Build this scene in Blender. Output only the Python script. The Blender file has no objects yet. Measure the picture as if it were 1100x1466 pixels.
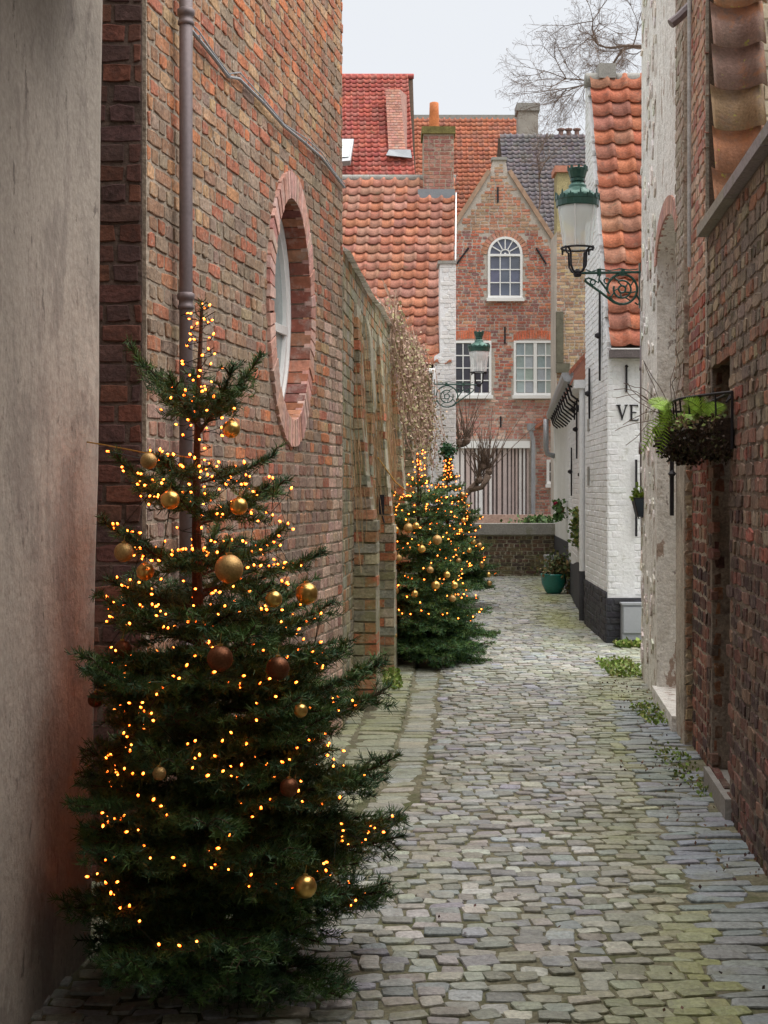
import bpy, math, random
import numpy as np
from mathutils import Vector, Matrix

R = math.radians
rng = random.Random(7)
scene = bpy.context.scene
COL = scene.collection

# ------------------------------------------------------------------ camera
F, HZ, CH = 2000.0, 700.0, 1.6          # focal in photo pixels, horizon row, eye height
cam = bpy.data.cameras.new('camera')
cam_o = bpy.data.objects.new('camera', cam)
COL.objects.link(cam_o)
cam.sensor_fit = 'VERTICAL'
cam.sensor_height = 36.0
cam.lens = F / 1466.0 * 36.0
cam.shift_y = -(733.0 - HZ) / 1466.0
cam.clip_start, cam.clip_end = 0.05, 2000.0
cam_o.location = (0, 0, CH)
cam_o.rotation_euler = (R(90), 0, 0)
scene.camera = cam_o

# ------------------------------------------------------------------ sky and sun
SUN_EL, SUN_AZ = 74.0, 95.0
world = bpy.data.worlds.new('World')
scene.world = world
world.use_nodes = True
wn, wl = world.node_tree.nodes, world.node_tree.links
wn.clear()
sky = wn.new('ShaderNodeTexSky')
sky.sky_type = 'NISHITA'
sky.sun_disc = False
sky.sun_elevation = R(SUN_EL)
sky.sun_rotation = R(SUN_AZ)
sky.dust_density = 3.0
ov = wn.new('ShaderNodeMix'); ov.data_type = 'RGBA'
ov.inputs[0].default_value = 0.92                      # overcast: even grey cloud over the clear sky
ov.inputs[7].default_value = (4.55, 4.65, 4.8, 1)
bg = wn.new('ShaderNodeBackground'); bg.inputs[1].default_value = 0.05
wo = wn.new('ShaderNodeOutputWorld')
wl.new(sky.outputs[0], ov.inputs[6]); wl.new(ov.outputs[2], bg.inputs[0]); wl.new(bg.outputs[0], wo.inputs[0])
sun = bpy.data.lights.new('sun', 'SUN')
sun.energy = 1.5
sun.angle = R(85)
sun.color = (1.0, 0.955, 0.90)
sun_o = bpy.data.objects.new('sun', sun); COL.objects.link(sun_o)
sd = Vector((math.sin(R(SUN_AZ)) * math.cos(R(SUN_EL)), math.cos(R(SUN_AZ)) * math.cos(R(SUN_EL)), math.sin(R(SUN_EL))))
sun_o.rotation_euler = sd.to_track_quat('Z', 'Y').to_euler()
sun_o.location = (0, 10, 30)
vs = scene.view_settings
vs.view_transform = 'Standard'; vs.look = 'None'; vs.gamma = 1.0; vs.use_curve_mapping = False
vs.exposure = 1.95
scene.render.engine = 'CYCLES'
scene.cycles.use_denoising = True
scene.cycles.max_bounces = 8
scene.cycles.transparent_max_bounces = 12
scene.cycles.sample_clamp_indirect = 4.0

# ------------------------------------------------------------------ helpers
def P(x, y, D):
    """photo pixel at a known distance -> point of the place"""
    return Vector(((x - 550.0) * D / F, D, CH + (HZ - y) * D / F))

def smooth_noise(x, y, s=0):
    return (math.sin(x * 2.1 + y * 1.3 + s) + math.sin(x * 0.9 - y * 2.3 + 1.7 * s) + math.sin(x * 3.7 + y * 3.1 + 2.3 * s) * 0.5) / 2.5

MATS = {}
def mat(name, base=(.5, .5, .5), rough=.85, var=.3, vscale=6.0, fine=.2, fscale=60.0, bump=.3, bscale=50.0, stains=(), metal=0.0, spec=.3, emit=None, estr=0, streak=False, bdist=.01):
    if name in MATS: return MATS[name]
    m = bpy.data.materials.new(name); MATS[name] = m
    m.use_nodes = True
    n, l = m.node_tree.nodes, m.node_tree.links
    b = n['Principled BSDF']
    b.inputs['Roughness'].default_value = rough
    b.inputs['Metallic'].default_value = metal
    b.inputs['Specular IOR Level'].default_value = spec
    if emit:
        b.inputs['Base Color'].default_value = (*base, 1)
        b.inputs['Emission Color'].default_value = (*emit, 1)
        b.inputs['Emission Strength'].default_value = estr
        return m
    geo = n.new('ShaderNodeNewGeometry')
    pos = geo.outputs['Position']
    at = n.new('ShaderNodeAttribute'); at.attribute_name = 'Col'
    oi = n.new('ShaderNodeObjectInfo')
    def mul(a, c, kind='MULTIPLY', fac=1.0):
        x = n.new('ShaderNodeMix'); x.data_type = 'RGBA'; x.blend_type = kind
        if isinstance(fac, float): x.inputs[0].default_value = fac
        else: l.new(fac, x.inputs[0])
        for i, v in ((6, a), (7, c)):
            if isinstance(v, tuple): x.inputs[i].default_value = (*v[:3], 1)
            else: l.new(v, x.inputs[i])
        return x.outputs[2]
    def noise(scale, detail=4.0, vec=pos, rough_=.6):
        t = n.new('ShaderNodeTexNoise'); t.inputs['Scale'].default_value = scale
        t.inputs['Detail'].default_value = detail; t.inputs['Roughness'].default_value = rough_
        l.new(vec, t.inputs['Vector']); return t.outputs['Fac']
    def ramp(f, lo, hi, a, c):
        r = n.new('ShaderNodeMapRange'); r.inputs[1].default_value = lo; r.inputs[2].default_value = hi
        r.inputs[3].default_value = a; r.inputs[4].default_value = c; l.new(f, r.inputs[0]); return r.outputs[0]
    c = mul(mul(at.outputs['Color'], (*base, 1)), oi.outputs['Color'])
    vec = pos
    if streak:
        mp = n.new('ShaderNodeVectorMath'); mp.operation = 'MULTIPLY'; mp.inputs[1].default_value = (1, 1, streak)
        l.new(pos, mp.inputs[0]); vec = mp.outputs[0]
    v1 = ramp(noise(vscale, 5.0, vec), .25, .75, 1 - var, 1 + var)
    v2 = ramp(noise(fscale, 3.0), .3, .7, 1 - fine, 1 + fine)
    vm = n.new('ShaderNodeMath'); vm.operation = 'MULTIPLY'; l.new(v1, vm.inputs[0]); l.new(v2, vm.inputs[1])
    vv = n.new('ShaderNodeCombineXYZ')
    for i in range(3): l.new(vm.outputs[0], vv.inputs[i])
    c = mul(c, vv.outputs[0])
    for (sc, scale, lo, hi, amt) in stains:
        c = mul(c, (*sc, 1), 'MIX', ramp(noise(scale, 7.0, vec, .7), lo, hi, 0.0, amt))
    l.new(c, b.inputs['Base Color'])
    if bump:
        bp = n.new('ShaderNodeBump'); bp.inputs['Strength'].default_value = bump; bp.inputs['Distance'].default_value = bdist
        l.new(noise(bscale, 6.0), bp.inputs['Height']); l.new(bp.outputs[0], b.inputs['Normal'])
    return m

def glass_mat(name, tint=(.9, .95, .95), alpha=.35, rough=.05):
    m = bpy.data.materials.new(name); m.use_nodes = True; n, l = m.node_tree.nodes, m.node_tree.links
    b = n['Principled BSDF']; o = n['Material Output']
    b.inputs['Base Color'].default_value = (*tint, 1); b.inputs['Roughness'].default_value = rough
    t = n.new('ShaderNodeBsdfTransparent'); t.inputs[0].default_value = (.97, .98, .98, 1)
    mx = n.new('ShaderNodeMixShader'); mx.inputs[0].default_value = alpha
    l.new(t.outputs[0], mx.inputs[1]); l.new(b.outputs[0], mx.inputs[2]); l.new(mx.outputs[0], o.inputs[0])
    MATS[name] = m; return m

class MB:
    """collects geometry for ONE mesh object"""
    def __init__(s): s.v, s.f, s.c, s.mi = [], [], [], []
    def add(s, verts, faces, col=(1, 1, 1), mi=0):
        k = len(s.v); s.v.extend([tuple(p) for p in verts]); s.c.extend([col] * len(verts))
        s.f.extend([tuple(k + i for i in f) for f in faces]); s.mi.extend([mi] * len(faces)); return s
    def box(s, x0, x1, y0, y1, z0, z1, col=(1, 1, 1), M=None, mi=0):
        vs_ = [Vector((x, y, z)) for z in (z0, z1) for y in (y0, y1) for x in (x0, x1)]
        if M is not None: vs_ = [M @ p for p in vs_]
        return s.add(vs_, [(0, 2, 3, 1), (4, 5, 7, 6), (0, 1, 5, 4), (2, 6, 7, 3), (0, 4, 6, 2), (1, 3, 7, 5)], col, mi)
    def prism(s, poly, off, col=(1, 1, 1), mi=0):
        n = len(poly); a = [Vector(p) for p in poly]; off = Vector(off); b_ = [p + off for p in a]
        fs = [tuple(range(n))[::-1], tuple(range(n, 2 * n))] + [(i, (i + 1) % n, n + (i + 1) % n, n + i) for i in range(n)]
        return s.add(a + b_, fs, col, mi)
    def tube(s, pts, r, n=6, col=(1, 1, 1), mi=0, cap=True):
        pts = [Vector(p) for p in pts]; m = len(pts)
        rr = r if isinstance(r, (list, tuple)) else [r] * m
        vs_, fs = [], []; prev = None
        for i, p in enumerate(pts):
            t = (pts[min(i + 1, m - 1)] - pts[max(i - 1, 0)])
            t = t.normalized() if t.length > 1e-9 else Vector((0, 0, 1))
            if prev is None: a = t.orthogonal().normalized()
            else:
                a = prev - t * prev.dot(t); a = a.normalized() if a.length > 1e-6 else t.orthogonal().normalized()
            prev = a; b_ = t.cross(a)
            for k in range(n):
                g = 2 * math.pi * k / n; vs_.append(p + (a * math.cos(g) + b_ * math.sin(g)) * rr[i])
        for i in range(m - 1):
            for k in range(n): fs.append((i * n + k, i * n + (k + 1) % n, (i + 1) * n + (k + 1) % n, (i + 1) * n + k))
        if cap: fs += [tuple(range(n))[::-1], tuple(range((m - 1) * n, m * n))]
        return s.add(vs_, fs, col, mi)
    def lathe(s, prof, c, n=16, col=(1, 1, 1), mi=0, tilt=None):
        c = Vector(c); vs_, fs = [], []
        for (r, z) in prof:
            for k in range(n):
                g = 2 * math.pi * k / n; p = Vector((r * math.cos(g), r * math.sin(g), z))
                vs_.append(c + (tilt @ p if tilt else p))
        for i in range(len(prof) - 1):
            for k in range(n): fs.append((i * n + k, i * n + (k + 1) % n, (i + 1) * n + (k + 1) % n, (i + 1) * n + k))
        fs += [tuple(range(n))[::-1], tuple(range((len(prof) - 1) * n, len(prof) * n))]
        return s.add(vs_, fs, col, mi)
    def build(s, name, m, parent=None, smooth=False, **kw):
        me = bpy.data.meshes.new(name); me.from_pydata(s.v, [], s.f)
        ca = me.color_attributes.new('Col', 'FLOAT_COLOR', 'POINT')
        a = np.ones((len(s.v), 4), np.float32)
        if s.c: a[:, :3] = np.array(s.c, np.float32)[:, :3]
        ca.data.foreach_set('color', a.ravel())
        ms = m if isinstance(m, (list, tuple)) else [m]
        for q in ms: me.materials.append(q)
        if len(ms) > 1: me.polygons.foreach_set('material_index', s.mi)
        if smooth: me.polygons.foreach_set('use_smooth', [True] * len(me.polygons))
        me.update()
        return link(name, me, parent, **kw)

def link(name, data, parent=None, label=None, cat=None, group=None, kind=None):
    o = bpy.data.objects.new(name, data); COL.objects.link(o)
    if parent is not None: o.parent = parent
    return tag(o, label, cat, group, kind)
def tag(o, label=None, cat=None, group=None, kind=None):
    for k, v in (('label', label), ('category', cat), ('group', group), ('kind', kind)):
        if v: o[k] = v
    return o
def thing(name, label, cat, group=None, loc=(0, 0, 0)):
    # children keep world coordinates: geometry is written relative to the base point by reparent()
    o = bpy.data.objects.new(name, None); COL.objects.link(o); o.empty_display_size = .1
    o['base'] = tuple(loc)
    return tag(o, label, cat, group)
def settle():
    """move every Empty root to the base of its thing, keeping the children in place"""
    for o in list(bpy.data.objects):
        if o.type == 'EMPTY' and o.parent is None and 'base' in o.keys():
            b_ = Vector(o['base']); del o['base']
            if b_.length > 0:
                o.location = b_
                for ch in o.children: ch.matrix_parent_inverse = Matrix.Translation(-b_)

def score_of(c, size, nrm=None):
    """projected size of a piece in the photo's frame; 0 outside it"""
    if c[1] < .5: return 0
    x = 550 + F * c[0] / c[1]; y = HZ - F * (c[2] - CH) / c[1]
    if not (-5 < x < 1105 and -5 < y < 1470): return 0
    return size / (c[1] ** 2)

def emit_pieces(pieces, name, m, parent, limit=300, minpx=0.0, smooth=False, hide=None):
    """pieces: (verts, faces, colour, centre, area). The `limit` that show largest become objects, the rest one mesh."""
    sc = []
    for i, p in enumerate(pieces):
        s_ = score_of(p[3], p[4])
        if hide and s_ and hide(p[3]): s_ *= .01
        sc.append((s_, i))
    sc.sort(reverse=True)
    own = set(i for s_, i in sc[:limit] if s_ > minpx)
    rest = MB()
    for i, (v, f, c, ce, ar) in enumerate(pieces):
        if i in own: MB().add(v, f, c).build(name, m, parent, smooth)
        elif sc and True: rest.add(v, f, c)
    if rest.v: rest.build(name + '_mass' if not own else name, m, parent, smooth, kind='stuff')

def vary(c, a=.12, hue=.06):
    k = 1 + rng.uniform(-a, a)
    return tuple(max(0, q * k * (1 + rng.uniform(-hue, hue))) for q in c)

class Frame:
    """a wall's own axes: u along it, n out of it, z up"""
    def __init__(s, o, u, flip=False):
        s.o = Vector((o[0], o[1], 0)); s.u = Vector((u[0], u[1], 0)).normalized()
        s.n = Vector((s.u.y, -s.u.x, 0)) * (-1 if flip else 1)
    def p(s, u, n, z): return s.o + s.u * u + s.n * n + Vector((0, 0, z))
    def block(s, mb, u0, u1, n0, n1, z0, z1, col=(1, 1, 1), mi=0):
        vs_ = [s.p(u, n, z) for z in (z0, z1) for n in (n0, n1) for u in (u0, u1)]
        return mb.add(vs_, [(0, 2, 3, 1), (4, 5, 7, 6), (0, 1, 5, 4), (2, 6, 7, 3), (0, 4, 6, 2), (1, 3, 7, 5)], col, mi)
    def atD(s, D): return (D - s.o.y) / s.u.y

def brickwork(fr, u0, u1, z0, z1, ch, bl, palette, mask=None, n0=0.0, proud=.0065, mort=.010, jit=.003, bond='english', depth=.03, wear=.25, pick=None):
    out = []; r = 0; z = z0
    while z < z1 - ch * .5:
        hd = (bond == 'english' and r % 2 == 1)
        L = bl / 2 if hd else bl
        u = u0 - rng.uniform(0, .15) * bl - (bl * .25 if hd else (bl / 2 if (r // (2 if bond == 'english' else 1)) % 2 else 0))
        while u < u1:
            Lr = L * (1 + rng.uniform(-.12, .12))
            if bond == 'wild': Lr = bl * rng.choice((.5, .5, .55, .95, 1, 1.05))
            a, b_ = max(u, u0), min(u + Lr, u1)
            u += Lr
            if b_ - a < .03: continue
            cu, cz = (a + b_) / 2, z + ch / 2
            if mask and not mask(cu, cz, (b_ - a) / 2, ch / 2): continue
            col = pick(cu, cz) if pick else vary(rng.choice(palette))
            pr = n0 + max(.0042, proud * (1 - (rng.random() < wear) * rng.uniform(.2, .7)) + rng.uniform(-.0025, .003))
            m_ = mort / 2; j = lambda: rng.uniform(-jit, jit)
            fa, fb, fz0, fz1 = a + m_, b_ - m_, z + m_, z + ch - m_
            be = rng.uniform(.002, .005)
            cx, cy = (fa + fb) / 2, (fz0 + fz1) / 2
            wn_ = lambda: rng.uniform(0, jit * 2.2) if rng.random() < .7 else rng.uniform(0, jit * 4)
            q = [(fa + wn_(), fz0 + wn_()), (cx + j() * 6, fz0 + j() * .8), (fb - wn_(), fz0 + wn_()), (fb - wn_(), fz1 - wn_()), (cx + j() * 6, fz1 + j() * .8), (fa + wn_(), fz1 - wn_())]
            tl = rng.uniform(-.0016, .0016)
            inn = [(cx + (x - cx) * (1 - be / max(.02, (fb - fa) / 2)), cy + (y - cy) * (1 - be / max(.02, (fz1 - fz0) / 2))) for x, y in q]
            vs_ = [fr.p(x, n0 - depth, y) for x, y in q] + [fr.p(x, pr - be * .8, y) for x, y in q] + [fr.p(x, pr + (tl if x < cx else -tl), y) for x, y in inn]
            fs = [(12, 13, 14, 15, 16, 17)]
            for k in range(6):
                k2 = (k + 1) % 6
                fs += [(k, k2, 6 + k2, 6 + k), (6 + k, 6 + k2, 12 + k2, 12 + k)]
            out.append((vs_, fs, col, fr.p(cu, pr, cz), (b_ - a) * ch))
        z += ch; r += 1
    return out

def pantile_mesh(w, h, amp=.045, lip=.034):
    xs = [0, .1, .25, .42, .58, .72, .84, .93, 1.06]
    zs = [.55, .25, .02, 0, .06, .3, .8, 1.0, .62]
    v, f = [], []; n = len(xs)
    for (yy, dz) in ((0, lip), (h * 1.16, 0)):
        for x, z in zip(xs, zs): v.append((x * w, yy, z * amp + dz))
    for x, z in zip(xs, zs): v.append((x * w, .002, z * amp + lip - .015))
    for i in range(n - 1):
        f.append((i, i + 1, n + i + 1, n + i)); f.append((2 * n + i, 2 * n + i + 1, i + 1, i))
    me = bpy.data.meshes.new('roof_tile'); me.from_pydata(v, [], f)
    ca = me.color_attributes.new('Col', 'FLOAT_COLOR', 'POINT'); ca.data.foreach_set('color', [1.0] * (4 * len(v)))
    me.polygons.foreach_set('use_smooth', [True] * len(f)); me.update()
    return me, v, f

def tiled_roof(O, U, S, ncol, nrow, w, h, m, parent, palette, solo=True, sag=.012, amp=.045, lip=.036):
    """pantiles laid in overlapping rows on the plane O + u U + s S"""
    O = Vector(O); U = Vector(U).normalized(); S = Vector(S).normalized(); S = (S - U * 0).normalized()
    Nn = U.cross(S).normalized()
    me, v, f = pantile_mesh(w, h, amp, lip); me.materials.append(m)
    rest = MB(); Vs = [Vector(p) for p in v]
    rowt = [rng.uniform(.9, 1.1) for _ in range(nrow)]
    for r in range(nrow):
        for c in range(ncol):
            col = vary(rng.choice(palette), .10, .04); col = tuple(q * (.5 + .5 * rowt[r]) for q in col)
            o = O + U * (c * w + rng.uniform(-.004, .004)) + S * (r * h + rng.uniform(-.006, .006)) + Nn * (sag * smooth_noise(c * w * 1.3, r * h * 1.3, w * 50) + rng.uniform(-.003, .003))
            ang = rng.uniform(-.015, .015)
            U2 = (U * math.cos(ang) + S * math.sin(ang)); S2 = (S * math.cos(ang) - U * math.sin(ang))
            M = Matrix(((U2.x, S2.x, Nn.x, o.x), (U2.y, S2.y, Nn.y, o.y), (U2.z, S2.z, Nn.z, o.z), (0, 0, 0, 1)))
            if solo:
                t = bpy.data.objects.new('roof_tile', me); COL.objects.link(t); t.parent = parent; t.matrix_local = M; t.color = (*col, 1)
            else: rest.add([M @ p for p in Vs], f, col)
    if rest.v: rest.build('roof_tiles', m, parent, True, kind='stuff')

def fast_mesh(name, verts, faces_flat, nper, m, cols=None, parent=None, **kw):
    me = bpy.data.meshes.new(name); nf = len(faces_flat) // nper
    me.vertices.add(len(verts)); me.vertices.foreach_set('co', np.asarray(verts, np.float32).ravel())
    me.loops.add(len(faces_flat)); me.loops.foreach_set('vertex_index', np.asarray(faces_flat, np.int32))
    me.polygons.add(nf); me.polygons.foreach_set('loop_start', np.arange(nf, dtype=np.int32) * nper)
    me.update(calc_edges=True)
    ca = me.color_attributes.new('Col', 'FLOAT_COLOR', 'POINT'); a = np.ones((len(verts), 4), np.float32)
    if cols is not None: a[:, :3] = cols
    ca.data.foreach_set('color', a.ravel()); me.materials.append(m)
    return link(name, me, parent, **kw)

# ------------------------------------------------------------------ materials
SM = (.38, .31, .245)
M_brick = mat('brick', (1, 1, 1), .92, .32, 5, .35, 55, .8, 45, stains=(((.055, .045, .04), 8, .56, .69, .55), (SM, 15, .52, .65, .5), ((.52, .47, .41), 34, .58, .67, .6)))
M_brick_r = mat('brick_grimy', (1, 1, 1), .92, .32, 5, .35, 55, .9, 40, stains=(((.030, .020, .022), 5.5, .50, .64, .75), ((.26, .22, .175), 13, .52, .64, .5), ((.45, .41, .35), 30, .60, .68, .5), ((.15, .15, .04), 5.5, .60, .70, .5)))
M_brick_dk = mat('brick_shade_dark', (1, 1, 1), .9, .35, 6, .3, 50, .7, 45, stains=(((.03, .018, .016), 7, .5, .66, .6),))  # dark red brick, shade of the return face put into its colour
M_mortar_dk = mat('mortar_shade_dark', (.12, .085, .07), .95, .3, 5, .3, 60, .8, 45)  # mortar darkened to carry the same shade
M_brick_far = mat('brick_far', (1.14, .98, .93), .9, .25, 2, .25, 30, .4, 40, stains=(((.48, .42, .37), 7.0, .52, .66, .55),))
M_brick_moss = mat('brick_mossy', (1, 1, 1), .95, .3, 5, .3, 50, .8, 40, stains=(((.22, .215, .09), 4.0, .48, .64, .7), ((.48, .44, .36), 16, .54, .68, .55), ((.07, .06, .04), 9, .58, .7, .5)))
M_mortar = mat('mortar', (.37, .305, .24), .95, .3, 5, .35, 60, .9, 45, stains=(((.13, .105, .085), 7, .54, .70, .55), ((.52, .46, .39), 28, .56, .66, .5)))
M_mortar_l = mat('mortar_lime', (.43, .385, .32), .95, .3, 4, .35, 60, .9, 40, stains=(((.07, .055, .045), 5, .54, .68, .6), ((.24, .11, .08), 7, .55, .66, .6)))
M_mortar_moss = mat('mortar_mossy', (.40, .37, .29), .95, .3, 5, .3, 60, .9, 40, stains=(((.23, .225, .09), 3.5, .47, .62, .75), ((.10, .09, .06), 8, .57, .68, .5)))
M_lime = mat('limewash_peeling', (.82, .80, .76), .9, .12, 4, .12, 45, .9, 22, stains=(((.56, .52, .47), 9, .50, .62, .6), ((.36, .25, .19), 7, .585, .61, .85), ((.18, .13, .11), 16, .62, .65, .7)), streak=.5, bdist=.03)
M_white = mat('white_paint', (.75, .76, .77), .75, .09, 2.5, .07, 40, .6, 28, stains=(((.56, .56, .54), 5, .53, .66, .5), ((.42, .42, .37), 11, .61, .68, .5)))
M_plinth = mat('plinth_black', (.05, .05, .058), .75, .2, 5, .2, 50, .5, 40)
M_plaster = mat('grey_plaster', (.41, .36, .31), .9, .16, 2.5, .14, 55, .7, 22, stains=(((.21, .18, .16), 3, .53, .58, .5), ((.47, .43, .38), 2.2, .53, .60, .5), ((.08, .065, .055), 14, .63, .65, .7), ((.25, .21, .185), 7, .55, .59, .5), ((.13, .11, .10), 1.6, .56, .68, .4)), streak=.5)
M_tile = mat('clay_tile', (.86, .75, .75), .88, .25, 3, .25, 40, .6, 45, stains=(((.14, .095, .08), 8, .53, .68, .6), ((.50, .32, .24), 6, .54, .66, .35), ((.22, .21, .10), 4, .60, .70, .4)))
M_tile_near = mat('clay_tile_lichen', (1, 1, 1), .85, .25, 6, .2, 70, .5, 60, stains=(((.27, .20, .165), 8, .50, .64, .6), ((.46, .20, .10), 5, .52, .62, .7), ((.45, .45, .08), 13, .62, .66, .8)))
M_stone = mat('grey_stone', (.30, .29, .27), .9, .2, 4, .2, 60, .5, 40, stains=(((.12, .13, .05), 4, .55, .7, .7),))
M_cobble = mat('cobblestone', (1.06, 1.09, 1.16), .38, .24, 12, .28, 60, .8, 35, spec=.5, stains=(((.11, .11, .095), 22, .55, .68, .55), ((.24, .25, .09), 2.2, .54, .68, .45), ((.45, .44, .40), 30, .6, .68, .4)))
M_soil = mat('joint_soil', (.16, .15, .10), .95, .4, 5, .4, 60, .8, 40, stains=(((.07, .09, .025), 3, .5, .65, .7),))
M_pipe = mat('pipe_metal', (.20, .165, .17), .5, .12, 4, .1, 50, .1, 40, metal=.3)
M_zinc = mat('zinc', (.34, .35, .37), .5, .15, 5, .1, 50, .1, 40, metal=.4)
M_iron = mat('black_iron', (.018, .016, .02), .6, .2, 8, .2, 60, .2, 60)
M_green = mat('lamp_green', (.012, .06, .045), .35, .15, 8, .1, 60, .1, 60, spec=.5)
M_copper = mat('lamp_dome', (.07, .15, .125), .4, .15, 8, .1, 60, .1, 60, metal=.3)
M_opal = mat('opal_shade', (.75, .75, .75), .5, .03, 5, .02, 50, 0)
M_frame = mat('white_wood', (.78, .78, .77), .55, .05, 5, .04, 50, .1, 50)
M_pane_d = mat('dark_pane', (.05, .05, .065), .12, .2, 3, .05, 50, 0, spec=.6)
M_pane_c = mat('curtained_pane', (.34, .40, .40), .2, .15, 4, .08, 30, 0, spec=.6)
M_wood = mat('bark', (.07, .045, .03), .95, .3, 20, .3, 80, .6, 60)
M_twig = mat('twig_bark', (.16, .115, .09), .95, .3, 8, .2, 60, .3, 60)
M_needle = mat('needles', (1, 1, 1), .55, .25, 8, .1, 60, 0, spec=.25)
M_leaf = mat('leaf', (1, 1, 1), .6, .2, 15, .1, 60, 0)
M_wire = mat('wire', (.012, .02, .012), .6, .1, 5, .1, 50, 0)
M_gold = mat('gold_bauble', (.72, .46, .14), .3, .08, 20, .1, 120, .15, 200, metal=.9, bdist=.002)
M_goldm = mat('gold_matt_bauble', (.50, .32, .13), .5, .12, 20, .2, 150, .5, 220, metal=.75, bdist=.003)
M_copperb = mat('copper_bauble', (.17, .065, .03), .4, .12, 20, .3, 150, .5, 220, metal=.7, bdist=.003)
M_bulb = bpy.data.materials.new('lit_bulb'); M_bulb.use_nodes = True
_n, _l = M_bulb.node_tree.nodes, M_bulb.node_tree.links
_a = _n.new('ShaderNodeAttribute'); _a.attribute_name = 'Col'
_l.new(_a.outputs['Color'], _n['Principled BSDF'].inputs['Emission Color']); _n['Principled BSDF'].inputs['Emission Strength'].default_value = 4.6
_n['Principled BSDF'].inputs['Base Color'].default_value = (.5, .25, .08, 1)
M_glass = glass_mat('lamp_glass', alpha=.38)
M_lead = mat('lead', (.24, .26, .28), .5, .15, 5, .1, 50, .1, 40, metal=.3)
M_gold_rope = mat('gold_cord', (.45, .25, .05), .7, .1, 20, .1, 60, 0)

RED, ORANGE, BROWN, GREY, YELL, PURP = (.37, .145, .095), (.50, .20, .10), (.29, .19, .135), (.28, .24, .195), (.43, .32, .20), (.26, .16, .14)

# ------------------------------------------------------------------ ground and road
gb = MB(); gb.add([(-600, -300, -.20), (600, -300, -.20), (600, 900, -.20), (-600, 900, -.20)], [(0, 1, 2, 3)])
gb.build('ground', M_soil, kind='structure')

def left_edge(D):
    if D < 9.4: return .19 * D - 2.068 - (.25 if D < 5.7 else 0)
    return -.27 + .073 * (D - 9.5)
def right_edge(D):
    return .1 * D + 1.008 if D < 12.0 else (.1 * D + 1.008 + .9 if D < 14.5 else (2.32 + .028 * (D - 14.5) if D < 16.6 else 2.4 + .09 * (D - 16.6)))
def chan_edge(D):
    xs = [(3, -1.0), (5.5, -.25), (6.67, .03), (7.44, .186), (9.41, .353), (12.8, .52), (20, .95), (27, 1.3)]
    for (a, p), (b_, q) in zip(xs, xs[1:]):
        if D <= b_: return p + (q - p) * max(0, (D - a)) / (b_ - a)
    return 1.3
def road_z(x, y):
    c = chan_edge(y) if y > 4 else -.9
    d = abs(x - (c - .12))
    dip = -.035 * math.exp(-(d / .22) ** 2) if y > 5 else 0
    return .012 * smooth_noise(x * 1.6, y * 1.1) + .006 * smooth_noise(x * 5, y * 4, 3) + dip
rb = MB(); nx, ny = 120, 200
g = []
for j in range(ny + 1):
    y = 1.5 + 25.5 * j / ny
    for i in range(nx + 1):
        x = -2.6 + 6.6 * i / nx
        g.append((x, y, road_z(x, y) - .0075))
rb.add(g, [(j * (nx + 1) + i, j * (nx + 1) + i + 1, (j + 1) * (nx + 1) + i + 1, (j + 1) * (nx + 1) + i) for j in range(ny) for i in range(nx)])
road = rb.build('road', M_soil, smooth=True, kind='structure', label='narrow cobbled alley with mossy joints running to the garden wall')

CB = [tuple(.65 * q + .35 * (sum(c_) / 3) * k_ for q, k_ in zip(c_, (.98, 1.0, 1.02))) for c_ in [(0.305, 0.299, 0.250), (0.329, 0.317, 0.232), (0.256, 0.268, 0.250), (0.293, 0.305, 0.311), (0.378, 0.360, 0.268), (0.305, 0.293, 0.220), (0.244, 0.238, 0.183), (0.342, 0.317, 0.232), (0.281, 0.287, 0.220), (0.439, 0.415, 0.329)]]
def stone(cx, cy, w, d, ang, col, flat=.5):
    ca, sa = math.cos(ang), math.sin(ang)
    k = rng.uniform(.04, .20)
    o = []
    for (sx, sy) in ((-1, -1), (1, -1), (1, 1), (-1, 1)):
        jx, jy = rng.uniform(-.16, .12), rng.uniform(-.22, .16)
        px_, py_ = sx * (1 + jx), sy * (1 + jy)
        if sx * sy > 0: o += [(px_, py_ * (1 - 2 * k)), (px_ * (1 - 2 * k), py_)]
        else: o += [(px_ * (1 - 2 * k), py_), (px_, py_ * (1 - 2 * k))]
    tx, ty, dz = rng.uniform(-.05, .05), rng.uniform(-.07, .07), rng.uniform(-.0035, .0045)
    vs_ = []
    for (s_, zz) in ((1.0, -.04), (.995, -.006), (.945, -.0012), (.66, .0006)):
        for (ax, ay) in o:
            lx, ly = ax * w / 2 * s_, ay * d / 2 * s_
            X, Y = cx + lx * ca - ly * sa, cy + lx * sa + ly * ca
            vs_.append((X, Y, road_z(cx, cy) + zz + dz + lx * tx + ly * ty))
    fs = []
    for r_ in range(3):
        for i in range(8): fs.append((r_ * 8 + i, r_ * 8 + (i + 1) % 8, r_ * 8 + 8 + (i + 1) % 8, r_ * 8 + 8 + i))
    fs.append(tuple(range(24, 32)))
    return (vs_, fs, col, Vector((cx, cy, 0)), w * d / max(cy, .5))
stones = []
y = 2.6; row = 0
MOSS = (.25, .26, .07)
def tint(c, k, t): return tuple(a * (1 - k) + b_ * k for a, b_ in zip(c, t))
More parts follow.
